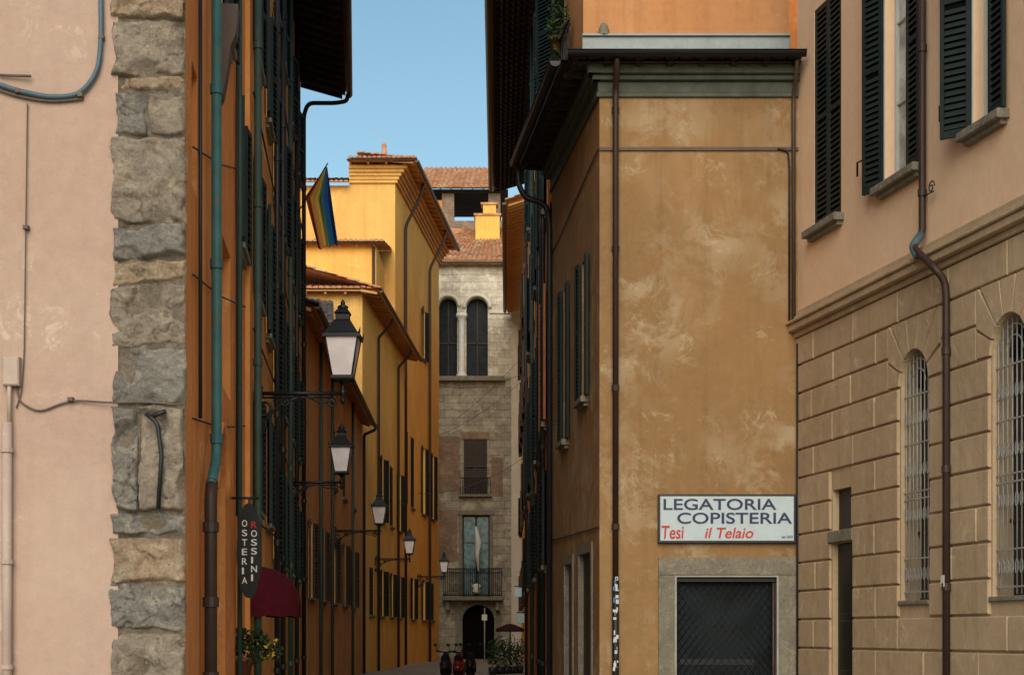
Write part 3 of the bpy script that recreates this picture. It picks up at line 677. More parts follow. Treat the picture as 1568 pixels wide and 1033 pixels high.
mb.make('walls', H); mb = MB()
for w in winsS:
    casement(mb, fS, w[0], w[1], w[2], w[3], .22, 'shutb'); shutters(mb, fS, w[0], w[1], w[2], w[3], 'shut', .05, .07); sill(mb, fS, w[0], w[1], w[2])
for w in dS:
    mb.poly([fS.pt(w[0], 0, -.25), fS.pt(w[1], 0, -.25), fS.pt(w[1], w[3], -.25), fS.pt(w[0], w[3], -.25)], 'dark')
    mb.box(fS, w[0]+.02, w[1]-.02, 0, w[3]-.02, -.1, -.06, 'ironblk')
    mb.box(fS, w[0]-.15, w[1]+.15, w[3]+.002, w[3]+.16, .003, .03, 'trim')
    mb.box(fS, w[0]-.15, w[0]-.002, 0, w[3], .003, .03, 'trim'); mb.box(fS, w[1]+.002, w[1]+.15, 0, w[3], .003, .03, 'trim')
mb.tube([fS.pt(0, 8.9, .02), fS.pt(fS.L, 9.32, .02)], .012, 'darkp', 5); mb.tube([fS.pt(0, 3.4, .02), fS.pt(fS.L, 3.3, .02)], .012, 'darkp', 5)
mb.make('side_windows_and_doors', H); mb = MB()
for fc_, a, b in ((fR, 0, fR.L), (fS, 0, fS.L)):
    for (z0, z1, dd, mt) in ((10.13, 10.2, .05, 'greyblue'), (10.2, 10.38, .03, 'greyblue'), (10.38, 10.46, .12, 'greyblue'), (10.46, 10.6, .2, 'greyblue')):
        mb.box(fc_, a-(dd if fc_ is fR else 0), b+(dd if fc_ is fS else 0), z0+.001, z1, .002, dd, mt, .01)
mb.box(fR, 0, fR.L, PZ(231, Y), PZ(226, Y), .002, .035, 'wire')
mb.make('cornice', H); mb = MB()
eave(mb, fR, -.5, fR.L, 10.66, .42, mat='soffit', sp=.5, gut='ironblk', rise=.02, gr=.085)
eave(mb, fS, 0, fS.L+.05, 10.64, .62, mat='soffit', sp=.4, gut='ironblk', rise=.02, gr=.085)
p0 = fR.pt(-.45, 10.62, .34); p1 = fR.pt(fR.L, 10.62, .34); p2 = (4.6, 29, 10.95); p3 = (1.5, 29, 10.95); p4 = fS.pt(0, 10.62, .54)
tile_roof(mb, p0, p1, p3, p2, 'tiled', amp=.03); tile_roof(mb, p4, p0, (1.3, 31.6, 10.95), p3, 'tiled', amp=.03)
mb.make('roof', H); mb = MB()
px = fR.su(942); mb.tube([fR.pt(px, 10.62, .45), fR.pt(px, 10.5, .4), fR.pt(px, 10.2, .12), fR.pt(px, PZ(885, Y), .09)], .048, 'brownp', 12, rnd=.1)
mb.tube([fR.pt(px, PZ(885, Y), .09), fR.pt(px, 0, .09)], .056, 'darkp', 12)
q = fR.pt(px, 0, .09); collars(mb, q.x, q.y, 3.3, 10, .048, 'brownp', 2.2)
mb.tube([fS.pt(.25, 10.58, .68), fS.pt(.25, 10.2, .68), fS.pt(.25, 9.95, .55), fS.pt(.25, 9.85, .15), fS.pt(.25, 9.5, .08), fS.pt(.25, 0, .08)], .055, 'darkp', 12, rnd=.15)
px = fR.su(1214); mb.tube([fR.pt(px, 10.62, .42), fR.pt(px, 10.4, .3), fR.pt(px, 10.1, .07), fR.pt(px, 6.4, .07)], .035, 'gutter', 10, rnd=.1)
mb.tube([fR.pt(fR.su(1221), 6.2, .09), fR.pt(fR.su(1221), 0, .09)], .035, 'darkp', 10)
mb.tube([fR.pt(fR.su(1190), PZ(229, Y), .04), fR.pt(fR.su(1206), PZ(232, Y), .04), fR.pt(fR.su(1208), PZ(260, Y), .04), fR.pt(fR.su(1208), 6.5, .04)], .016, 'darkp', 8, rnd=.05)
random.seed(3)
for i in range(26):
    zc = random.uniform(1.0, 2.5); w = random.uniform(.02, .05); h = random.uniform(.02, .09); sx = fR.su(942)+random.uniform(-.03, .03)
    mb.box(fR, sx-w/2, sx+w/2, zc, zc+h, .143+i*.0008, .1435+i*.0008, random.choice(['cloth', 'cloth', 'poster', 'signw', 'cloth']))
mb.make('downpipes', H); mb = MB()
mb.box(fR, fR.su(1008), fR.su(1222), gz+.0, PZ(853, Y), .002, .05, 'trim', .008)
mb.box(fR, fR.su(1008), gx0-.002, 0, gz-.002, .002, .045, 'trim', .006); mb.box(fR, gx1+.002, fR.su(1222), 0, gz-.002, .002, .045, 'trim', .006)
mb.box(fR, gx0-.0, gx0+.03, 0, gz, -.2, .03, 'grille'); mb.box(fR, gx1-.03, gx1, 0, gz, -.2, .03, 'grille'); mb.box(fR, gx0+.03, gx1-.03, gz-.03, gz-.001, -.2, .03, 'grille')
mb.poly([fR.pt(gx0, 0, -.28), fR.pt(gx1, 0, -.28), fR.pt(gx1, gz, -.28), fR.pt(gx0, gz, -.28)], 'glassd')
mb.box(fR, gx0+.04, gx1-.04, gz-.1, gz-.042, -.2, -.08, 'ironblk')
mb.box(fR, gx0+.1, gx1-.35, 1.1, 1.2, -.275, -.26, 'darkp'); mb.box(fR, gx0+.04, gx1-.04, 0, .12, -.2, -.1, 'grille')
mb.tube([fR.pt(gx1-.07, gz-.12, -.07), fR.pt(gx1-.07, 0, -.07)], .018, 'gutter', 8)
st = .115; n = int((gx1-gx0)/st)
for i in range(-24, n+1):
    for sg in (1, -1):
        a = gx0+.04; b = gx1-.04; zb, zt = 0.0, gz-.1
        x0 = gx0+i*st if sg == 1 else gx1-i*st
        def xa(z): return x0+sg*(z-zb)*.75
        zlo, zhi = zb, zt
        if sg == 1:
            zlo = max(zlo, zb+(a-x0)/.75); zhi = min(zhi, zb+(b-x0)/.75)
        else:
            zlo = max(zlo, zb+(x0-b)/.75); zhi = min(zhi, zb+(x0-a)/.75)
        if zhi-zlo > .05: mb.tube([fR.pt(xa(zlo), zlo, -.12+.012*sg), fR.pt(xa(zhi), zhi, -.12+.012*sg)], .007, 'ironblk', 5)
mb.make('shop_door_and_grille', H)
# sign
def text(body_, x0, x1, z0, z1, y, mat, parent, shear=0., off=.0, ext=.004):
    cu = bpy.data.curves.new(body_, 'FONT'); cu.body = body_; cu.extrude = ext; cu.shear = shear; cu.offset = off; cu.size = 1
    o = bpy.data.objects.new('lettering_'+body_.lower().replace(' ', '_'), cu); scene.collection.objects.link(o)
    cu.materials.append(M[mat]); bpy.context.view_layer.update()
    bb = [Vector(c) for c in o.bound_box]; mx = max(b.x for b in bb); mn = min(b.x for b in bb); my = max(b.y for b in bb); ny = min(b.y for b in bb)
    sx = (x1-x0)/(mx-mn); sy_ = (z1-z0)/(my-ny)
    o.rotation_euler = (math.pi/2, 0, 0); o.scale = (sx, sy_, 1); o.location = (x0-mn*sx, y, z0-ny*sy_)
    o.parent = parent
    return o
H = empty('bookbinder_shop_sign'); mb = MB(); a, b = fR.su(1007), fR.su(1217); z0, z1 = PZ(831, Y), PZ(757, Y)
mb.box(fR, a, b, z0, z1, .003, .1, 'signk', .006); mb.box(fR, a+.035, b-.035, z0+.035, z1-.035, .1005, .106, 'signw')
mb.make('sign_board', H)
yy = Y-.111
text('LEGATORIA', PX(1015, Y), PX(1187, Y), PZ(781, Y), PZ(764, Y), yy, 'navy', H, off=.012)
text('COPISTERIA', PX(1036, Y), PX(1211, Y), PZ(802, Y), PZ(785, Y), yy, 'navy', H, off=.012)
text('Tesi', PX(1012, Y), PX(1046, Y), PZ(825, Y), PZ(805, Y), yy, 'red', H, shear=.1, off=.012)
text('il Telaio', PX(1078, Y), PX(1152, Y), PZ(824, Y), PZ(808, Y), yy, 'red', H, shear=.2, off=.012)
text('tel 050', PX(1195, Y), PX(1212, Y), PZ(824, Y), PZ(820, Y), yy, 'navy', H)

# set-back orange storey above
H = empty('orange_upper_house'); mb = MB(); fU = Fac(PX(893, 28), 28, 4.75, 28); fV = Fac(.78, 31.7, PX(893, 28), 28)
wall(mb, fU, 0, fU.L, 10.8, 16.5, [], 'orangeR')
wv = [(fV.su(852), fV.su(866), 12.1, 14.2)]
wall(mb, fV, 0, fV.L, 10.8, 16.5, [(w[0], w[1], w[2], w[3], .2, False) for w in wv], 'orangeR')
body(mb, [(1.6, 28.3), (4.7, 28.3), (5.5, 34), (1.3, 34)], 10.8, 16.3, 'orangeR')
mb.make('walls', H); mb = MB()
mb.box(fU, -.02, fU.L, 10.9, PZ(60, 28), .003, .12, 'flash', .01); mb.box(fU, -.02, fU.L, PZ(60, 28)+.002, PZ(57, 28), .003, .17, 'flash')
for w in wv: casement(mb, fV, w[0], w[1], w[2], w[3], .2); shutters(mb, fV, w[0], w[1], w[2], w[3], 'shut', .4, .07)
c = fU.pt(.35, PZ(58, 28), .1); mb.lathe(tuple(c), [(.1, 0), (.09, .1), (.05, .2), (0, .22)], 'trim', 8)
eave(mb, fV, 0, fV.L, 14.6, .5, gut='gutter', sp=.4)
for i in range(9):
    s = fV.L-1.6+i*.2; mb.tube([fV.pt(s, 11.2, .25), fV.pt(s, 12.1, .25)], .012, 'ironblk', 5)
mb.tube([fV.pt(fV.L-1.65, 12.1, .25), fV.pt(fV.L+.05, 12.1, .25)], .02, 'ironblk', 6)
mb.make('flashing_windows_and_railing', H)
H = MB(); foliage(H, tuple(fV.pt(fV.L-1.0, 12.45, .3)), (.22, .5, .4), 300, .05, ['leafd', 'leaf', 'leafd']); foliage(H, tuple(fV.pt(fV.L-1.1, 11.8, .3)), (.12, .25, .6), 300, .045, ['leafd', 'leaf'])
H.lathe(tuple(fV.pt(fV.L-1.1, 11.95, .3)), [(.0, 0), (.09, 0), (.13, .2), (.15, .2), (.15, .24), (0, .22)], 'terra', 12); H.make('potted_climbing_plant')

# ------------------------------------------------------------------ R2: tall house along the alley with big eaves
H = empty('tall_alley_house'); f2 = Fac(.5, 60, .74, 31.8); mb = MB(); wins = []
for y in (34.3, 38.0, 41.6, 46, 51, 56):
    for (c, e) in ((3, 4.9), (5.9, 8.6), (10.2, 12.4), (14.0, 16.2)):
        wins.append((f2.sy(y), f2.sy(y-1.1), c, e))
wall(mb, f2, 0, f2.L, 0, 18.1, [(w[0], w[1], w[2], w[3], .22, False) for w in wins], 'orangeL')
body(mb, [(.9, 60), (1.2, 31.9), (8, 31.9), (8, 60)], 0, 17.9, 'orangeL'); mb.poly([(.74, 31.8, 10), (8, 31.8, 10), (8, 31.8, 18.1), (.74, 31.8, 18.1)], 'orangeL')
mb.poly([(.5, 60.01, 0), (8, 60.01, 0), (8, 60.01, 18.1), (.5, 60.01, 18.1)], 'orangeL')
mb.make('walls', H); mb = MB()
for w in wins:
    casement(mb, f2, *w, .22); shutters(mb, f2, *w, 'shuto' if (5 < w[2] < 7 and w[0] > f2.sy(36)) else 'shut', .15, .09); sill(mb, f2, w[0], w[1], w[2])
mb.make('windows_and_shutters', H); mb = MB()
eave(mb, f2, 0, f2.L+1, 17.9, 1.15, sp=.42, rise=.35, gr=.09)
for i in range(1, 7): mb.box(f2, 0, f2.L+1, 18.16-.05*i+.0, 18.2-.05*i, .15*i, .15*i+.05, 'gutter')
tile_roof(mb, f2.pt(0, 18.02, 1.2), f2.pt(f2.L+1, 18.02, 1.2), f2.pt(0, 21, -5), f2.pt(f2.L+1, 21, -5)); mb.make('roof', H)
mb = MB()
for y, mt in ((33.2, 'darkp'), (36.6, 'darkp'), (44, 'greenp'), (53, 'brownp')):
    q = f2.pt(f2.sy(y), 0, .1); mb.tube([(q.x, q.y, 17.9), (q.x, q.y, 0)], .05, mt, 8); collars(mb, q.x, q.y, 1, 17, .05, mt, 2.2)
mb.make('downpipes', H)
# R3 far house
H = empty('far_ochre_house'); f3 = Fac(.62, 103.5, .75, 61); mb = MB(); wins = []
for y in (64, 69, 74, 79, 84, 89, 94, 99):
    for (c, e) in ((3, 5), (7.5, 9.8), (12.5, 14.8), (17.2, 19.4)): wins.append((f3.sy(y+1.2), f3.sy(y), c, e))
s3 = f3.sy(78)
wall(mb, f3, 0, s3, 0, 22.1, [(w[0], w[1], w[2], w[3], .22, False) for w in wins if w[1] < s3], 'yorange')
wall(mb, f3, s3, f3.L, 0, 15, [(w[0], w[1], w[2], w[3], .22, False) for w in wins if w[0] > s3 and w[3] < 15], 'plaster')
body(mb, [(1.1, 103), (1.1, 78), (9, 78), (9, 103)], 0, 21.9, 'yorange'); body(mb, [(1.1, 77.9), (1.1, 61), (9, 61), (9, 77.9)], 0, 14.8, 'plaster')
mb.poly([(f3.pt(s3, 0).x, 77.97, 14), (9, 77.97, 14), (9, 77.97, 22.1), (f3.pt(s3, 0).x, 77.97, 22.1)], 'yorange')
mb.make('walls', H); mb = MB()
for w in wins:
    if (w[0] > s3 and w[3] < 15) or w[1] < s3: casement(mb, f3, *w, .22); shutters(mb, f3, *w, 'shutb', .25, .12)
mb.make('windows_and_shutters', H); mb = MB()
eave(mb, f3, 0, s3+.6, 22.0, .95, sp=.6, rise=.3, gr=.1, mat='cornB'); tile_roof(mb, f3.pt(0, 22.15, 1), f3.pt(s3+.6, 22.15, 1), f3.pt(0, 24, -4), f3.pt(s3+.6, 24, -4)); mb.make('roof', H)

# ------------------------------------------------------------------ RIGHT: rusticated palace
H = empty('rusticated_palace'); fE = Fac(4.55, 26.02, 8.31, 8); mb = MB()
def se(u): return fE.su(u)
aw1 = (se(1380), se(1425), fE.zv(1402, 918), fE.zv(1402, 535)); w_ = aw1[1]-aw1[0]
aw2 = (se(1520), se(1520)+w_, aw1[2], aw1[3]); gap = aw2[0]-aw1[0]
aw3 = (aw2[0]+gap, aw2[1]+gap, aw1[2], aw1[3])
dr = (se(1275), se(1307), 0, fE.zv(1290, 830)); tr = (se(1275), se(1305), fE.zv(1290, 810), fE.zv(1290, 747))
zc = 6.3
wall(mb, fE, 0, fE.L, 0, zc, [aw+(.3, True) for aw in (aw1, aw2, aw3)]+[dr+(.35, False), tr+(.35, False)], 'rust')
rowh = .4472; nrow = 14; z00 = zc-nrow*rowh
def inter(s0, s1, ex):
    segs = [(s0, s1)]
    for (a, b) in ex:
        ns = []
        for (x, y) in segs:
            if b <= x or a >= y: ns.append((x, y)); continue
            if a > x: ns.append((x, a))
            if b < y: ns.append((b, y))
        segs = ns
    return segs
r_ = w_/2; vo = .34
for kx in range(nrow):
    za, zb = z00+kx*rowh, z00+(kx+1)*rowh; ex = []
    for aw in (aw1, aw2, aw3):
        zs = aw[3]-r_
        if zb > zs+.05 and za < aw[3]+vo-.1: ex.append((aw[0]-vo, aw[1]+vo))
        elif zb > aw[2]+.05 and za < zs: ex.append((aw[0]-.02, aw[1]+.02))
    if za < dr[3]: ex.append((dr[0]-.02, dr[1]+.02))
    elif zb > tr[2] and za < tr[3]-.05: ex.append((tr[0]-.02, tr[1]+.02))
    bw = 1.5
    for (x, y) in inter(0.02, fE.L, ex):
        off = (kx % 2)*bw/2+noise.noise(Vector((kx*1.3, 2, 3)))*.2; js = [x]; j = math.ceil((x-off)/bw)
        while off+j*bw < y:
            q = off+j*bw
            if q-js[-1] > .3 and y-q > .3: js.append(q)
            j += 1
        js.append(y)
        for i in range(len(js)-1):
            if js[i+1]-js[i] < .06: continue
            mb.box(fE, js[i]+.015, js[i+1]-.015, max(0, za)+.015, zb-.015, .001, .04+random.uniform(-.005, .005), 'rust', .013)
for aw in (aw1, aw2, aw3):
    m0 = (aw[0]+aw[1])/2; zs = aw[3]-r_
    kb = math.floor((zs+.05-z00)/rowh-.0001); zl = z00+kb*rowh
    kt = math.ceil((aw[3]+vo-.1-z00)/rowh); ztp = min(z00+kt*rowh, zc)-.012
    hw = r_+vo-.012
    N = 7
    def outp(an):
        dx, dz = -math.cos(an), math.sin(an); tt = 1e9
        if abs(dx) > 1e-6: tt = min(tt, hw/abs(dx))
        if dz > 1e-6: tt = min(tt, (ztp-zs)/dz)
        return (m0+dx*tt, zs+dz*tt)
    for i in range(N):
        a1_, a2_ = math.pi*i/N+.03, math.pi*(i+1)/N-.03
        arc = [(m0-(r_+.01)*math.cos(an), zs+(r_+.01)*math.sin(an)) for an in (a1_, (a1_*2+a2_)/3, (a1_+2*a2_)/3, a2_)]
        o1, o2 = outp(a1_), outp(a2_); outer = [o2]
        for cxn in (m0-hw, m0+hw):
            an = math.atan2(ztp-zs, -(cxn-m0)); 
            if a1_ < an < a2_: outer.append((cxn, ztp))
        outer.append(o1)
        pl = arc+outer
        mb.poly([fE.pt(s, z, .045) for (s, z) in reversed(pl)], 'rust')
        n_ = len(pl)
        for j in range(n_):
            p, q = pl[j], pl[(j+1) % n_]; mb.poly([fE.pt(*p, .001), fE.pt(*q, .001), fE.pt(*q, .045), fE.pt(*p, .045)], 'rust')
    if zs-zl > .03:
        for (x, y) in ((aw[0]-vo+.012, aw[0]-.01), (aw[1]+.01, aw[1]+vo-.012)): mb.box(fE, x, y, zl+.012, zs-.01, .001, .034, 'rust', .01)
mb.make('rusticated_base', H); mb = MB()
for aw in (aw1, aw2, aw3):
    m0 = (aw[0]+aw[1])/2; zs = aw[3]-r_
    mb.poly([fE.pt(aw[0], aw[2], -.28), fE.pt(aw[1], aw[2], -.28), fE.pt(aw[1], aw[3], -.28), fE.pt(aw[0], aw[3], -.28)], 'glass')
    mb.tube([fE.pt(m0-(r_-.03)*math.cos(math.pi*i/14), zs+(r_-.03)*math.sin(math.pi*i/14), -.24) for i in range(15)], .03, 'shutb', 6)
    mb.box(fE, m0-.03, m0+.03, aw[2], aw[3]-.03, -.27, -.22, 'shutb')
    for zq in (aw[2]+.9, aw[2]+1.8): mb.box(fE, aw[0], aw[1], zq, zq+.04, -.27, -.225, 'shutb')
    nb = 8
    for i in range(nb):
        s = aw[0]+(aw[1]-aw[0])*(i+.5)/nb; dx = abs(s-m0); zt = zs+math.sqrt(max(0, r_*r_-dx*dx))-.02
        mb.tube([fE.pt(s, aw[2]+.02, -.05), fE.pt(s, zt, -.05)], .009, 'grille', 6)
        for zr in (aw[2]+.35, aw[2]+1.15, aw[2]+1.75, aw[2]+2.45):
            pts = [fE.pt(s+.035*math.cos(q*.7), zr+.09*math.sin(q*.7), -.045) for q in range(10)]
            mb.tube(pts, .006, 'grille', 4)
    for zq in (aw[2]+.1, aw[2]+.55, aw[2]+1.35, aw[2]+1.45, aw[2]+2.1, aw[2]+2.75): mb.box(fE, aw[0]+.01, aw[1]-.01, zq, zq+.02, -.06, -.04, 'grille')
    mb.box(fE, aw[0]-.02, aw[1]+.02, aw[2]-.06, aw[2]-.002, -.1, .05, 'trim', .008)
    for rr in (.12, .25): mb.tube([fE.pt(m0-(r_-rr)*math.cos(math.pi*i/14), zs+(r_-rr)*math.sin(math.pi*i/14), -.05) for i in range(15)], .009, 'grille', 5)
mb.make('arched_windows', H); mb = MB()
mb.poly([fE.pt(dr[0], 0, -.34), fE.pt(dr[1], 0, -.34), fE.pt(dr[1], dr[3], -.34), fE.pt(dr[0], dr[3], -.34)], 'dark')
mb.box(fE, dr[0]+.02, dr[1]-.02, 0, dr[3]-.02, -.12, -.08, 'ironblk')
for i in range(3): mb.box(fE, dr[0]+.12, dr[1]-.12, .2+i*.85, .95+i*.85, -.079, -.06, 'ironblk', .015)
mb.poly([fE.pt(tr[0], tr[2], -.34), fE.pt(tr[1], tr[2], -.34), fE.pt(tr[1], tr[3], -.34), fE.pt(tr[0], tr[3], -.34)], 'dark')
mb.box(fE, tr[0]+.01, tr[1]-.01, tr[2]+.01, tr[3]-.01, -.12, -.1, 'ironblk')
mb.box(fE, dr[0]-.06, dr[1]+.06, dr[3]+.01, tr[2]-.01, .001, .06, 'trim', .01)
for (z0, z1, dd) in ((zc+.002, zc+.09, .07), (zc+.092, zc+.2, .16), (zc+.202, zc+.25, .2), (zc+.252, zc+.33, .1), (zc+.332, zc+.42, .06)):
    mb.box(fE, -.02, fE.L, z0, z1, -.0, dd, 'rust', .012)
mb.make('doorway_and_string_course', H); mb = MB()
zw0, zw1 = 7.85, 11.25
ww = [(se(1247), se(1288), zw0, zw1), (se(1355), se(1394), zw0, zw1), (se(1490), se(1520), zw0, zw1), (se(1490)+2.8, se(1490)+3.6, zw0, zw1)]
wall(mb, fE, 0, fE.L, zc+.3, 15, [w+(.2, False) for w in ww], 'peach')
mb.box(fE, 0, fE.L, 14.9, 15.1, .002, .6, 'soffit')
body(mb, [(5.0, 26.1), (8.8, 8), (18, 8), (18, 26.1)], 0, 15, 'peach')
mb.make('upper_walls', H); mb = MB()
for i, w in enumerate(ww):
    casement(mb, fE, *w, .2, 'wframe', 'glassw' if i else 'glass', 2, .07)
    wd_ = (w[1]-w[0])/2
    if i == 0: sill(mb, fE, w[0], w[1], w[2], 'trim', .17, .11); shutters(mb, fE, *w, 'shutE', closed=True, pitch=.085)
    else:
        sill(mb, fE, w[0]-.02, w[1]+.3, w[2], 'trim', .17, .11)
        for (x0, x1) in ((w[0]+.005, w[0]+.05),): mb.box(fE, x0-.1, x0, w[2], w[3], .002, .02, 'flash')
        l_ = leaf_l(fE, w[0], max(wd_, .4)*1.0, .3 if i == 1 else .7); louvre(mb, l_, 0, l_.L, w[2]-.04, w[3], 0, 'shutE', .085)
        l_ = leaf_r(fE, w[1], max(wd_, .4), .05); louvre(mb, l_, 0, l_.L, w[2]+.02, w[3], 0, 'shutE', .085)
        mb.tube([fE.pt(w[0]-.42, w[2]+.5, .1), fE.pt(w[0]-.62, w[2]+.5, .14), fE.pt(w[0]-.62, w[2]+.3, .14)], .015, 'ironblk', 6)
mb.make('windows_and_shutters', H); mb = MB()
s1, s2 = se(1422), se(1460)
mb.tube([fE.pt(s1, 15, .09), fE.pt(s1, 6.85, .09), fE.pt(s1+.02, 6.68, .24), fE.pt(s2, 6.25, .26), fE.pt(s2, 6.1, .12), fE.pt(s2, 5.9, .1), fE.pt(s2, 0, .1)], .048, 'brownp', 14, rnd=.12)
mb.tube([fE.pt(s1, 6.86, .1), fE.pt(s1+.02, 6.68, .24), fE.pt(s1+.2, 6.52, .25)], .056, 'cable', 12, rnd=.08)
q = fE.pt(s1, 0, .09); collars(mb, q.x, q.y, 7.4, 12, .048, 'brownp', 1.9); q = fE.pt(s2, 0, .1); collars(mb, q.x, q.y, .7, 6, .048, 'brownp', 1.5)
pts = [fE.pt(s1+.28+.09*math.cos(t*.5)*(1-t/22), 7.4+.09*math.sin(t*.5)*(1-t/22), .1) for t in range(18)]; mb.tube(pts, .009, 'ironblk', 5); mb.tube([fE.pt(s1, 7.35, .09), fE.pt(s1+.35, 7.33, .1)], .009, 'ironblk', 5)
mb.box(fE, s2-.05, s2+.05, fE.zv(1460, 898), fE.zv(1460, 880), .15, .155, 'cloth')
mb.make('downpipe', H)

# ------------------------------------------------------------------ street lamps
def lamp(Y, ulamp, uwall, varm):
    x, xw, z = PX(ulamp, Y), PX(uwall, Y), PZ(varm, Y)
    H = empty('street_lamp'); mb = MB(); I = 'ironblk'
    mb.tube([(xw-.05, Y, z), (x, Y, z)], .028, I, 8); mb.tube([(xw, Y, z-.06), (x-.1, Y, z-.06)], .014, I, 6)
    mb.tube([(xw-.0, Y, z+.12), (xw-.0, Y, z-.62)], .03, I, 8)
    L = x-xw
    def spiral(cx, cz, r0, turns, a0, sg=1, th=.016):
        n = int(turns*16); return [(cx+r0*(1-.8*i/n)*math.cos(a0+sg*2*math.pi*turns*i/n), Y, cz+r0*(1-.8*i/n)*math.sin(a0+sg*2*math.pi*turns*i/n)) for i in range(n+1)]
    mb.tube(spiral(xw+.2, z-.2, .15, 1.6, math.pi/2, 1), .022, I, 6); mb.tube(spiral(xw+.16, z-.46, .1, 1.6, -math.pi/2, -1), .018, I, 6)
    mb.tube([(xw, Y, z-.58), (xw+.2, Y, z-.4), (xw+.42, Y, z-.14), (xw+L*.55, Y, z-.05)], .02, I, 6, rnd=.15)
    mb.tube(spiral(xw+.5, z-.12, .075, 1.4, math.pi/2, 1), .015, I, 6); mb.tube(spiral(x-.16, z-.12, .085, 1.4, math.pi/2, -1), .016, I, 6)
    mb.tube(spiral(xw+.12, z+.08, .06, 1.4, -math.pi/2, 1), .014, I, 6)
    mb.tube([(xw+L*.55, Y, z), (x-.3, Y, z-.15), (x-.08, Y, z-.06)], .014, I, 6, rnd=.1)
    mb.lathe((x, Y, z), [(0, -.16), (.025, -.14), (.045, -.1), (.02, -.05), (.05, -.02), (.05, .04), (.03, .06), (.03, .13), (.07, .16), (.14, .2)], I, 12)
    b0 = z+.2; b1 = b0+.56; rb, rt = .19, .32; ro = math.pi/4
    mb.lathe((x, Y, b0), [(rb+.02, -.02), (rb+.03, 0), (rb+.03, .04), (rb-.01, .045)], I, 4, False, ro)
    mb.lathe((x, Y, b0), [(rb, .04), (rt, .56)], 'lglass', 4, False, ro)
    for j in range(4):
        an = math.pi/2*j+ro; mb.tube([(x+rb*math.cos(an), Y+rb*math.sin(an), b0), (x+rt*math.cos(an), Y+rt*math.sin(an), b1)], .014, I, 6)
    mb.lathe((x, Y, b1), [(rt, 0), (rt+.05, .0), (rt+.05, .05), (rt+.0, .07), (rt*.55, .24), (rt*.42, .27), (rt*.42, .34), (rt*.5, .36), (rt*.3, .42), (.06, .45)], I, 4, False, ro)
    for j in range(4):
        an = math.pi/2*j+ro; mb.tube([(x+(rt+.04)*math.cos(an), Y+(rt+.04)*math.sin(an), b1+.05), (x+(rt+.06)*math.cos(an), Y+(rt+.06)*math.sin(an), b1+.13)], [.02, .003] , I, 6)
    mb.lathe((x, Y, b1+.43), [(.07, 0), (.08, .03), (.03, .06), (.035, .09), (0, .14)], I, 10)
    mb.make('lantern_and_bracket', H)
lamp(23, 525, 383, 602); lamp(36.5, 523, 433, 738); lamp(53, 581, 507, 812); lamp(70, 627, 572, 855); lamp(86, 680, 640, 882)

# ------------------------------------------------------------------ osteria sign, awning, plants, flag
H = empty('osteria_hanging_sign'); mb = MB(); Y = 19.0; fo = Fac(PX(363, Y), Y, PX(400, Y), Y)
zc0, zc1 = PZ(915, Y), PZ(770, Y); cx, cz = fo.L/2, (zc0+zc1)/2; pl = []
for i in range(36):
    an = 2*math.pi*i/36; cxx = abs(math.cos(an))**.85*math.copysign(1, math.cos(an)); zz_ = abs(math.sin(an))**.95*math.copysign(1, math.sin(an)); pl.append((cx+fo.L/2*cxx, cz+(zc1-zc0)/2*zz_))
mb.poly([fo.pt(s, z, .02) for s, z in pl], 'ironblk'); mb.poly([fo.pt(s, z, -.02) for s, z in reversed(pl)], 'ironblk')
for i in range(36):
    p, q = pl[i], pl[(i+1) % 36]; mb.poly([fo.pt(*p, -.02), fo.pt(*q, -.02), fo.pt(*q, .02), fo.pt(*p, .02)], 'ironblk')
mb.tube([fo.pt(-.1, zc1+.06, 0), fo.pt(fo.L*.9, zc1+.06, 0)], .015, 'ironblk', 6); mb.tube([fo.pt(cx, zc1+.06, 0), fo.pt(cx, zc1-.03, 0)], .012, 'ironblk', 6)
mb.make('oval_board', H)
for i, ch in enumerate('OSTERIA'): text(ch, PX(371, Y), PX(379, Y) if ch != 'I' else PX(374, Y), PZ(806+i*14.5, Y), PZ(796+i*14.5, Y), Y-.024, 'whitep', H, ext=.002, off=.01)
for i, ch in enumerate('ROSSINI'): text(ch, PX(385, Y), PX(394, Y) if ch != 'I' else PX(388, Y), PZ(808+i*13.5, Y), PZ(798+i*13.5, Y), Y-.024, 'red' if i == 0 else 'whitep', H, ext=.002, off=.01)
mb = MB(); cxw = L1.pt(SY(22.4), 0, .07); N = 10; vs = []; zb, zt = PZ(942, 22), PZ(866, 22)
for i in range(N+1):
    a = math.pi/2*i/N
    for j in range(13):
        b = math.pi*j/12
        vs.append((cxw.x+.62*math.sin(b)*math.cos(a*.92), cxw.y-.9*math.cos(b)*1., zb+.12+(zt-zb-.12)*math.sin(a)))
mb.mesh(vs, [(i*13+j, i*13+j+1, (i+1)*13+j+1, (i+1)*13+j) for i in range(N) for j in range(12)], 'awning', True)
vs = []
for j in range(13):
    b = math.pi*j/12
    for h in (0, .14): vs.append((cxw.x+.62*math.sin(b), cxw.y-.9*math.cos(b), zb+h-(.02 if j % 2 else 0)*(h == 0)))
mb.mesh(vs, [(2*j, 2*j+2, 2*j+3, 2*j+1) for j in range(12)], 'awning', False); mb.make('awning')
mb = MB(); Y = 19.8; c = (PX(367, Y)+.02, Y, PZ(1040, Y)); mb.lathe(c, [(0, 0), (.1, 0), (.14, .22), (.16, .22), (.16, .27), (.13, .27), (.12, .24), (0, .24)], 'terra', 16)
foliage(mb, (c[0]+.08, Y, c[2]+.42), (.28, .22, .24), 500, .034, ['leaf', 'leafd', 'leafd', 'leafd']); foliage(mb, (c[0]+.3, Y, c[2]+.36), (.22, .18, .16), 150, .028, ['leaf', 'leafd', 'leafd', 'flower'])
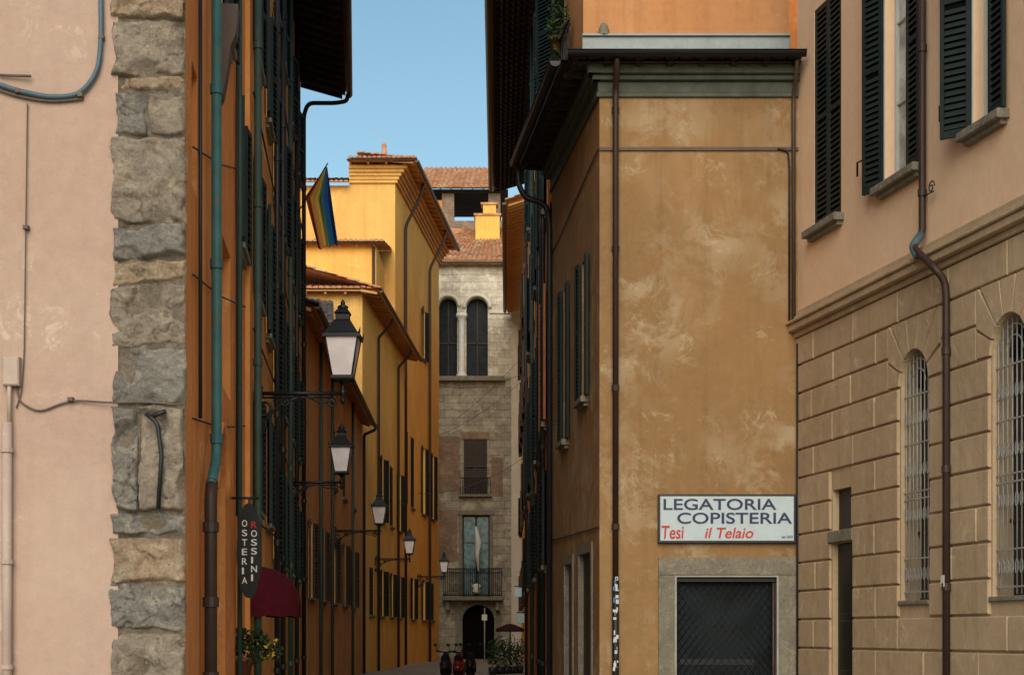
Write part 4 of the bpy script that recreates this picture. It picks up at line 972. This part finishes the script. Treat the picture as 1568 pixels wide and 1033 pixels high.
mb.tube([(c[0]-.25, Y, c[2]-.02), (c[0]+.2, Y, c[2]-.02)], .015, 'ironblk', 6); mb.lathe((c[0], c[1], c[2]-.03), [(.0, 0), (.13, 0), (.13, .025), (0, .025)], 'ironblk', 12); mb.make('potted_flowers')
# flag: hangs limply from a slanted pole
H = empty('rainbow_flag'); mb = MB(); Y = 39.0; top = Vector((PX(500, Y), Y, PZ(255, Y))); nU, nV = 24, 34; vs = []; uv = []
for j in range(nV+1):
    t = j/nV
    for i in range(nU+1):
        s = i/nU
        ul_ = 497-(30*min(1, t/.42) if t < .42 else 30-20*(t-.42)/.58); ur_ = 501+17*t
        vl, vr = 258+(44*t/.42 if t < .42 else 44+80*(t-.42)/.58), 255+118*t
        xl, xr, zl, zr = PX(ul_, Y), PX(ur_, Y), PZ(vl, Y), PZ(vr, Y); fold = math.sin(s*16+t*2)*.07*min(1, t*2)+math.sin(s*5-t*3)*.05*t
        vs.append((xl+(xr-xl)*s, Y+fold, zl+(zr-zl)*s+math.sin(s*16+t*2)*.05*t)); uv.append((t, 1-(s*.92+.04)))
w = nU+1; mb.mesh(vs, [(j*w+i, j*w+i+1, (j+1)*w+i+1, (j+1)*w+i) for j in range(nV) for i in range(nU)], 'flag', True); mb.make('cloth', H, uv)
mb = MB(); wq = L1.pt(SY(39), 0, 0); mb.tube([(wq.x, Y, PZ(330, Y)), tuple(top+Vector((.03, 0, .08)))], .016, 'ironblk', 6); mb.make('pole', H)

# overhead wires across the alley
mb = MB()
def wire(p, q, sag=.3, r=.012):
    p, q = Vector(p), Vector(q); mb.tube([p.lerp(q, t/12)-Vector((0, 0, sag*4*(t/12)*(1-t/12))) for t in range(13)], r, 'wire', 5)
wire((PX(668, 98), 98, PZ(668, 98)), (PX(797, 90), 90, PZ(585, 90))); wire((PX(672, 99), 99, PZ(590, 99)), (PX(800, 88), 88, PZ(572, 88)), .4)
wire((PX(640, 86), 86, PZ(755, 86)), (PX(802, 80), 80, PZ(700, 80)), .5); wire((PX(700, 103.6), 103.6, PZ(640, 103.6)), (PX(800, 96), 96, PZ(545, 96)), .2)
mb.make('overhead_wires')
mb = MB(); Y = 102.8; mb.tube([(PX(733, Y), Y, PZ(905, Y)), (PX(728, Y), Y-.4, PZ(800, Y))], .03, 'ironblk', 6)
mb.tube([(PX(729, Y), Y-.4, PZ(806, Y)), (PX(733, Y), Y-.4, PZ(830, Y)), (PX(731, Y), Y-.4, PZ(850, Y)), (PX(733, Y), Y-.35, PZ(874, Y))], [.05, .2, .13, .05], 'cloth', 9); mb.make('furled_flag')
mb = MB(); Y = 96; mb.tube([(PX(742, Y), Y, 0), (PX(742, Y), Y, PZ(930, Y))], .035, 'grille', 8); mb.box(Fac(PX(738, Y), Y-.05, PX(746, Y), Y-.05), 0, .3, 2.4, 2.75, -.01, .01, 'cloth'); mb.make('traffic_sign_post')
mb = MB(); Y = 80; xx = PX(781, Y); mb.tube([(xx, Y, 0), (xx, Y, 2.05)], .03, 'ironblk', 8); mb.lathe((xx, Y, 1.8), [(.7, 0), (.67, .07), (.3, .24), (0, .32)], 'awningd', 8, False); mb.lathe((xx, Y, 1.71), [(.7, 0), (.7, .09)], 'awningd', 8, False)
mb.lathe((xx, Y, 0), [(0, 0), (.3, 0), (.3, .08), (0, .08)], 'trim', 12); mb.make('patio_umbrella')
for (u_, v_, Y) in ((798, 945, 62), (794, 905, 75)):
    mb = MB(); fs_ = Fac(PX(u_-6, Y), Y, PX(u_+5, Y), Y); mb.box(fs_, 0, fs_.L, PZ(v_+8, Y), PZ(v_-6, Y), -.05, .05, 'signw', .01); mb.tube([fs_.pt(-.02, PZ(v_-8, Y)), fs_.pt(fs_.L+.3, PZ(v_-8, Y))], .02, 'ironblk', 6); mb.make('projecting_shop_sign')
mb = MB(); Y = 64
for i in range(5):
    xx = PX(754, Y)+i*.27; yy_ = Y+i*.6; foliage(mb, (xx, yy_, .85), (.24, .24, .6+.15*(i % 2)), 300, .055, ['leafd', 'leafd', 'leafd', 'leaf']); mb.lathe((xx, yy_, 0), [(0, 0), (.13, 0), (.17, .3), (.0, .3)], 'darkp', 12)
mb.make('potted_shrubs')
def scooter(X, Y, col):
    H = MB()
    for dy in (-.62, .62):
        H.tube([(X, Y+dy+.2*math.cos(a*math.pi/8), .24+.2*math.sin(a*math.pi/8)) for a in range(17)], .055, 'rubber', 8, cap=False); H.tube([(X-.05, Y+dy, .24), (X+.05, Y+dy, .24)], .1, 'grille', 10)
    H.tube([(X, Y-.8, .5), (X, Y-.6, .62), (X, Y-.2, .6), (X, Y+.1, .45)], [.08, .17, .19, .1], col, 12); H.tube([(X, Y-.1, .3), (X, Y+.3, .27), (X, Y+.45, .4)], [.14, .16, .1], col, 10)
    H.tube([(X, Y-.62, .78), (X, Y-.3, .82), (X, Y, .76)], [.12, .14, .09], 'rubber', 10); H.tube([(X, Y+.42, .3), (X, Y+.46, .6), (X, Y+.4, .98)], [.2, .2, .09], col, 12)
    H.tube([(X-.33, Y+.36, 1.05), (X, Y+.42, 1.0), (X+.33, Y+.36, 1.05)], .022, 'rubber', 8); H.tube([(X, Y+.42, .3), (X, Y+.62, .24)], .05, 'ironblk', 8)
    for s in (-1, 1): H.tube([(X+s*.25, Y+.38, 1.04), (X+s*.34, Y+.36, 1.22)], .01, 'ironblk', 5); H.lathe((X+s*.34, Y+.36, 1.2), [(0, 0), (.06, .02), (.06, .08), (0, .1)], 'ironblk', 8)
    H.lathe((X, Y-.8, .62), [(0, 0), (.05, .01), (.05, .04), (0, .05)], 'scoot', 8)
    H.make('parked_scooter')
scooter(PX(702, 52), 52., 'scoot'); scooter(PX(682, 53), 53., 'darkp'); scooter(PX(720, 55), 55., 'ironblk')

# ------------------------------------------------------------------ light, sky, camera
el = math.radians(31); tr_ = Vector((.05, 1.)).normalized()
w = bpy.data.worlds.new('World'); scene.world = w; w.use_nodes = True; nt = w.node_tree
sky = nt.nodes.new('ShaderNodeTexSky'); sky.sky_type = 'NISHITA'; sky.sun_disc = False; sky.sun_elevation = el
sky.sun_rotation = math.atan2(-tr_.x, -tr_.y) % (2*math.pi); sky.air_density = 1.1; sky.dust_density = 1.0; sky.ozone_density = 1.6
tint = nt.nodes.new('ShaderNodeMix'); tint.data_type = 'RGBA'; tint.blend_type = 'MULTIPLY'; tint.inputs[0].default_value = 1
tint.inputs[7].default_value = (.94, 1.06, .95, 1)
nt.links.new(sky.outputs[0], tint.inputs[6]); nt.links.new(tint.outputs[2], nt.nodes['Background'].inputs[0]); nt.nodes['Background'].inputs[1].default_value = .15
sl = bpy.data.lights.new('sun', 'SUN'); sl.energy = 2.8; sl.angle = math.radians(50); sl.color = (1., .88, .74)
so = bpy.data.objects.new('sun', sl); scene.collection.objects.link(so)
so.rotation_euler = Vector((tr_.x*math.cos(el), tr_.y*math.cos(el), -math.sin(el))).to_track_quat('-Z', 'Y').to_euler()
cd = bpy.data.cameras.new('camera'); co = bpy.data.objects.new('camera', cd); scene.collection.objects.link(co)
cd.sensor_width = 36; cd.lens = FP/1568*36; cd.shift_y = (VH-516.5)/1568; cd.clip_end = 2000; cd.clip_start = .1
co.location = (0, 0, EYE); co.rotation_euler = (math.pi/2, 0, 0); scene.camera = co
scene.view_settings.view_transform = 'Standard'; scene.view_settings.look = 'None'; scene.view_settings.exposure = 0
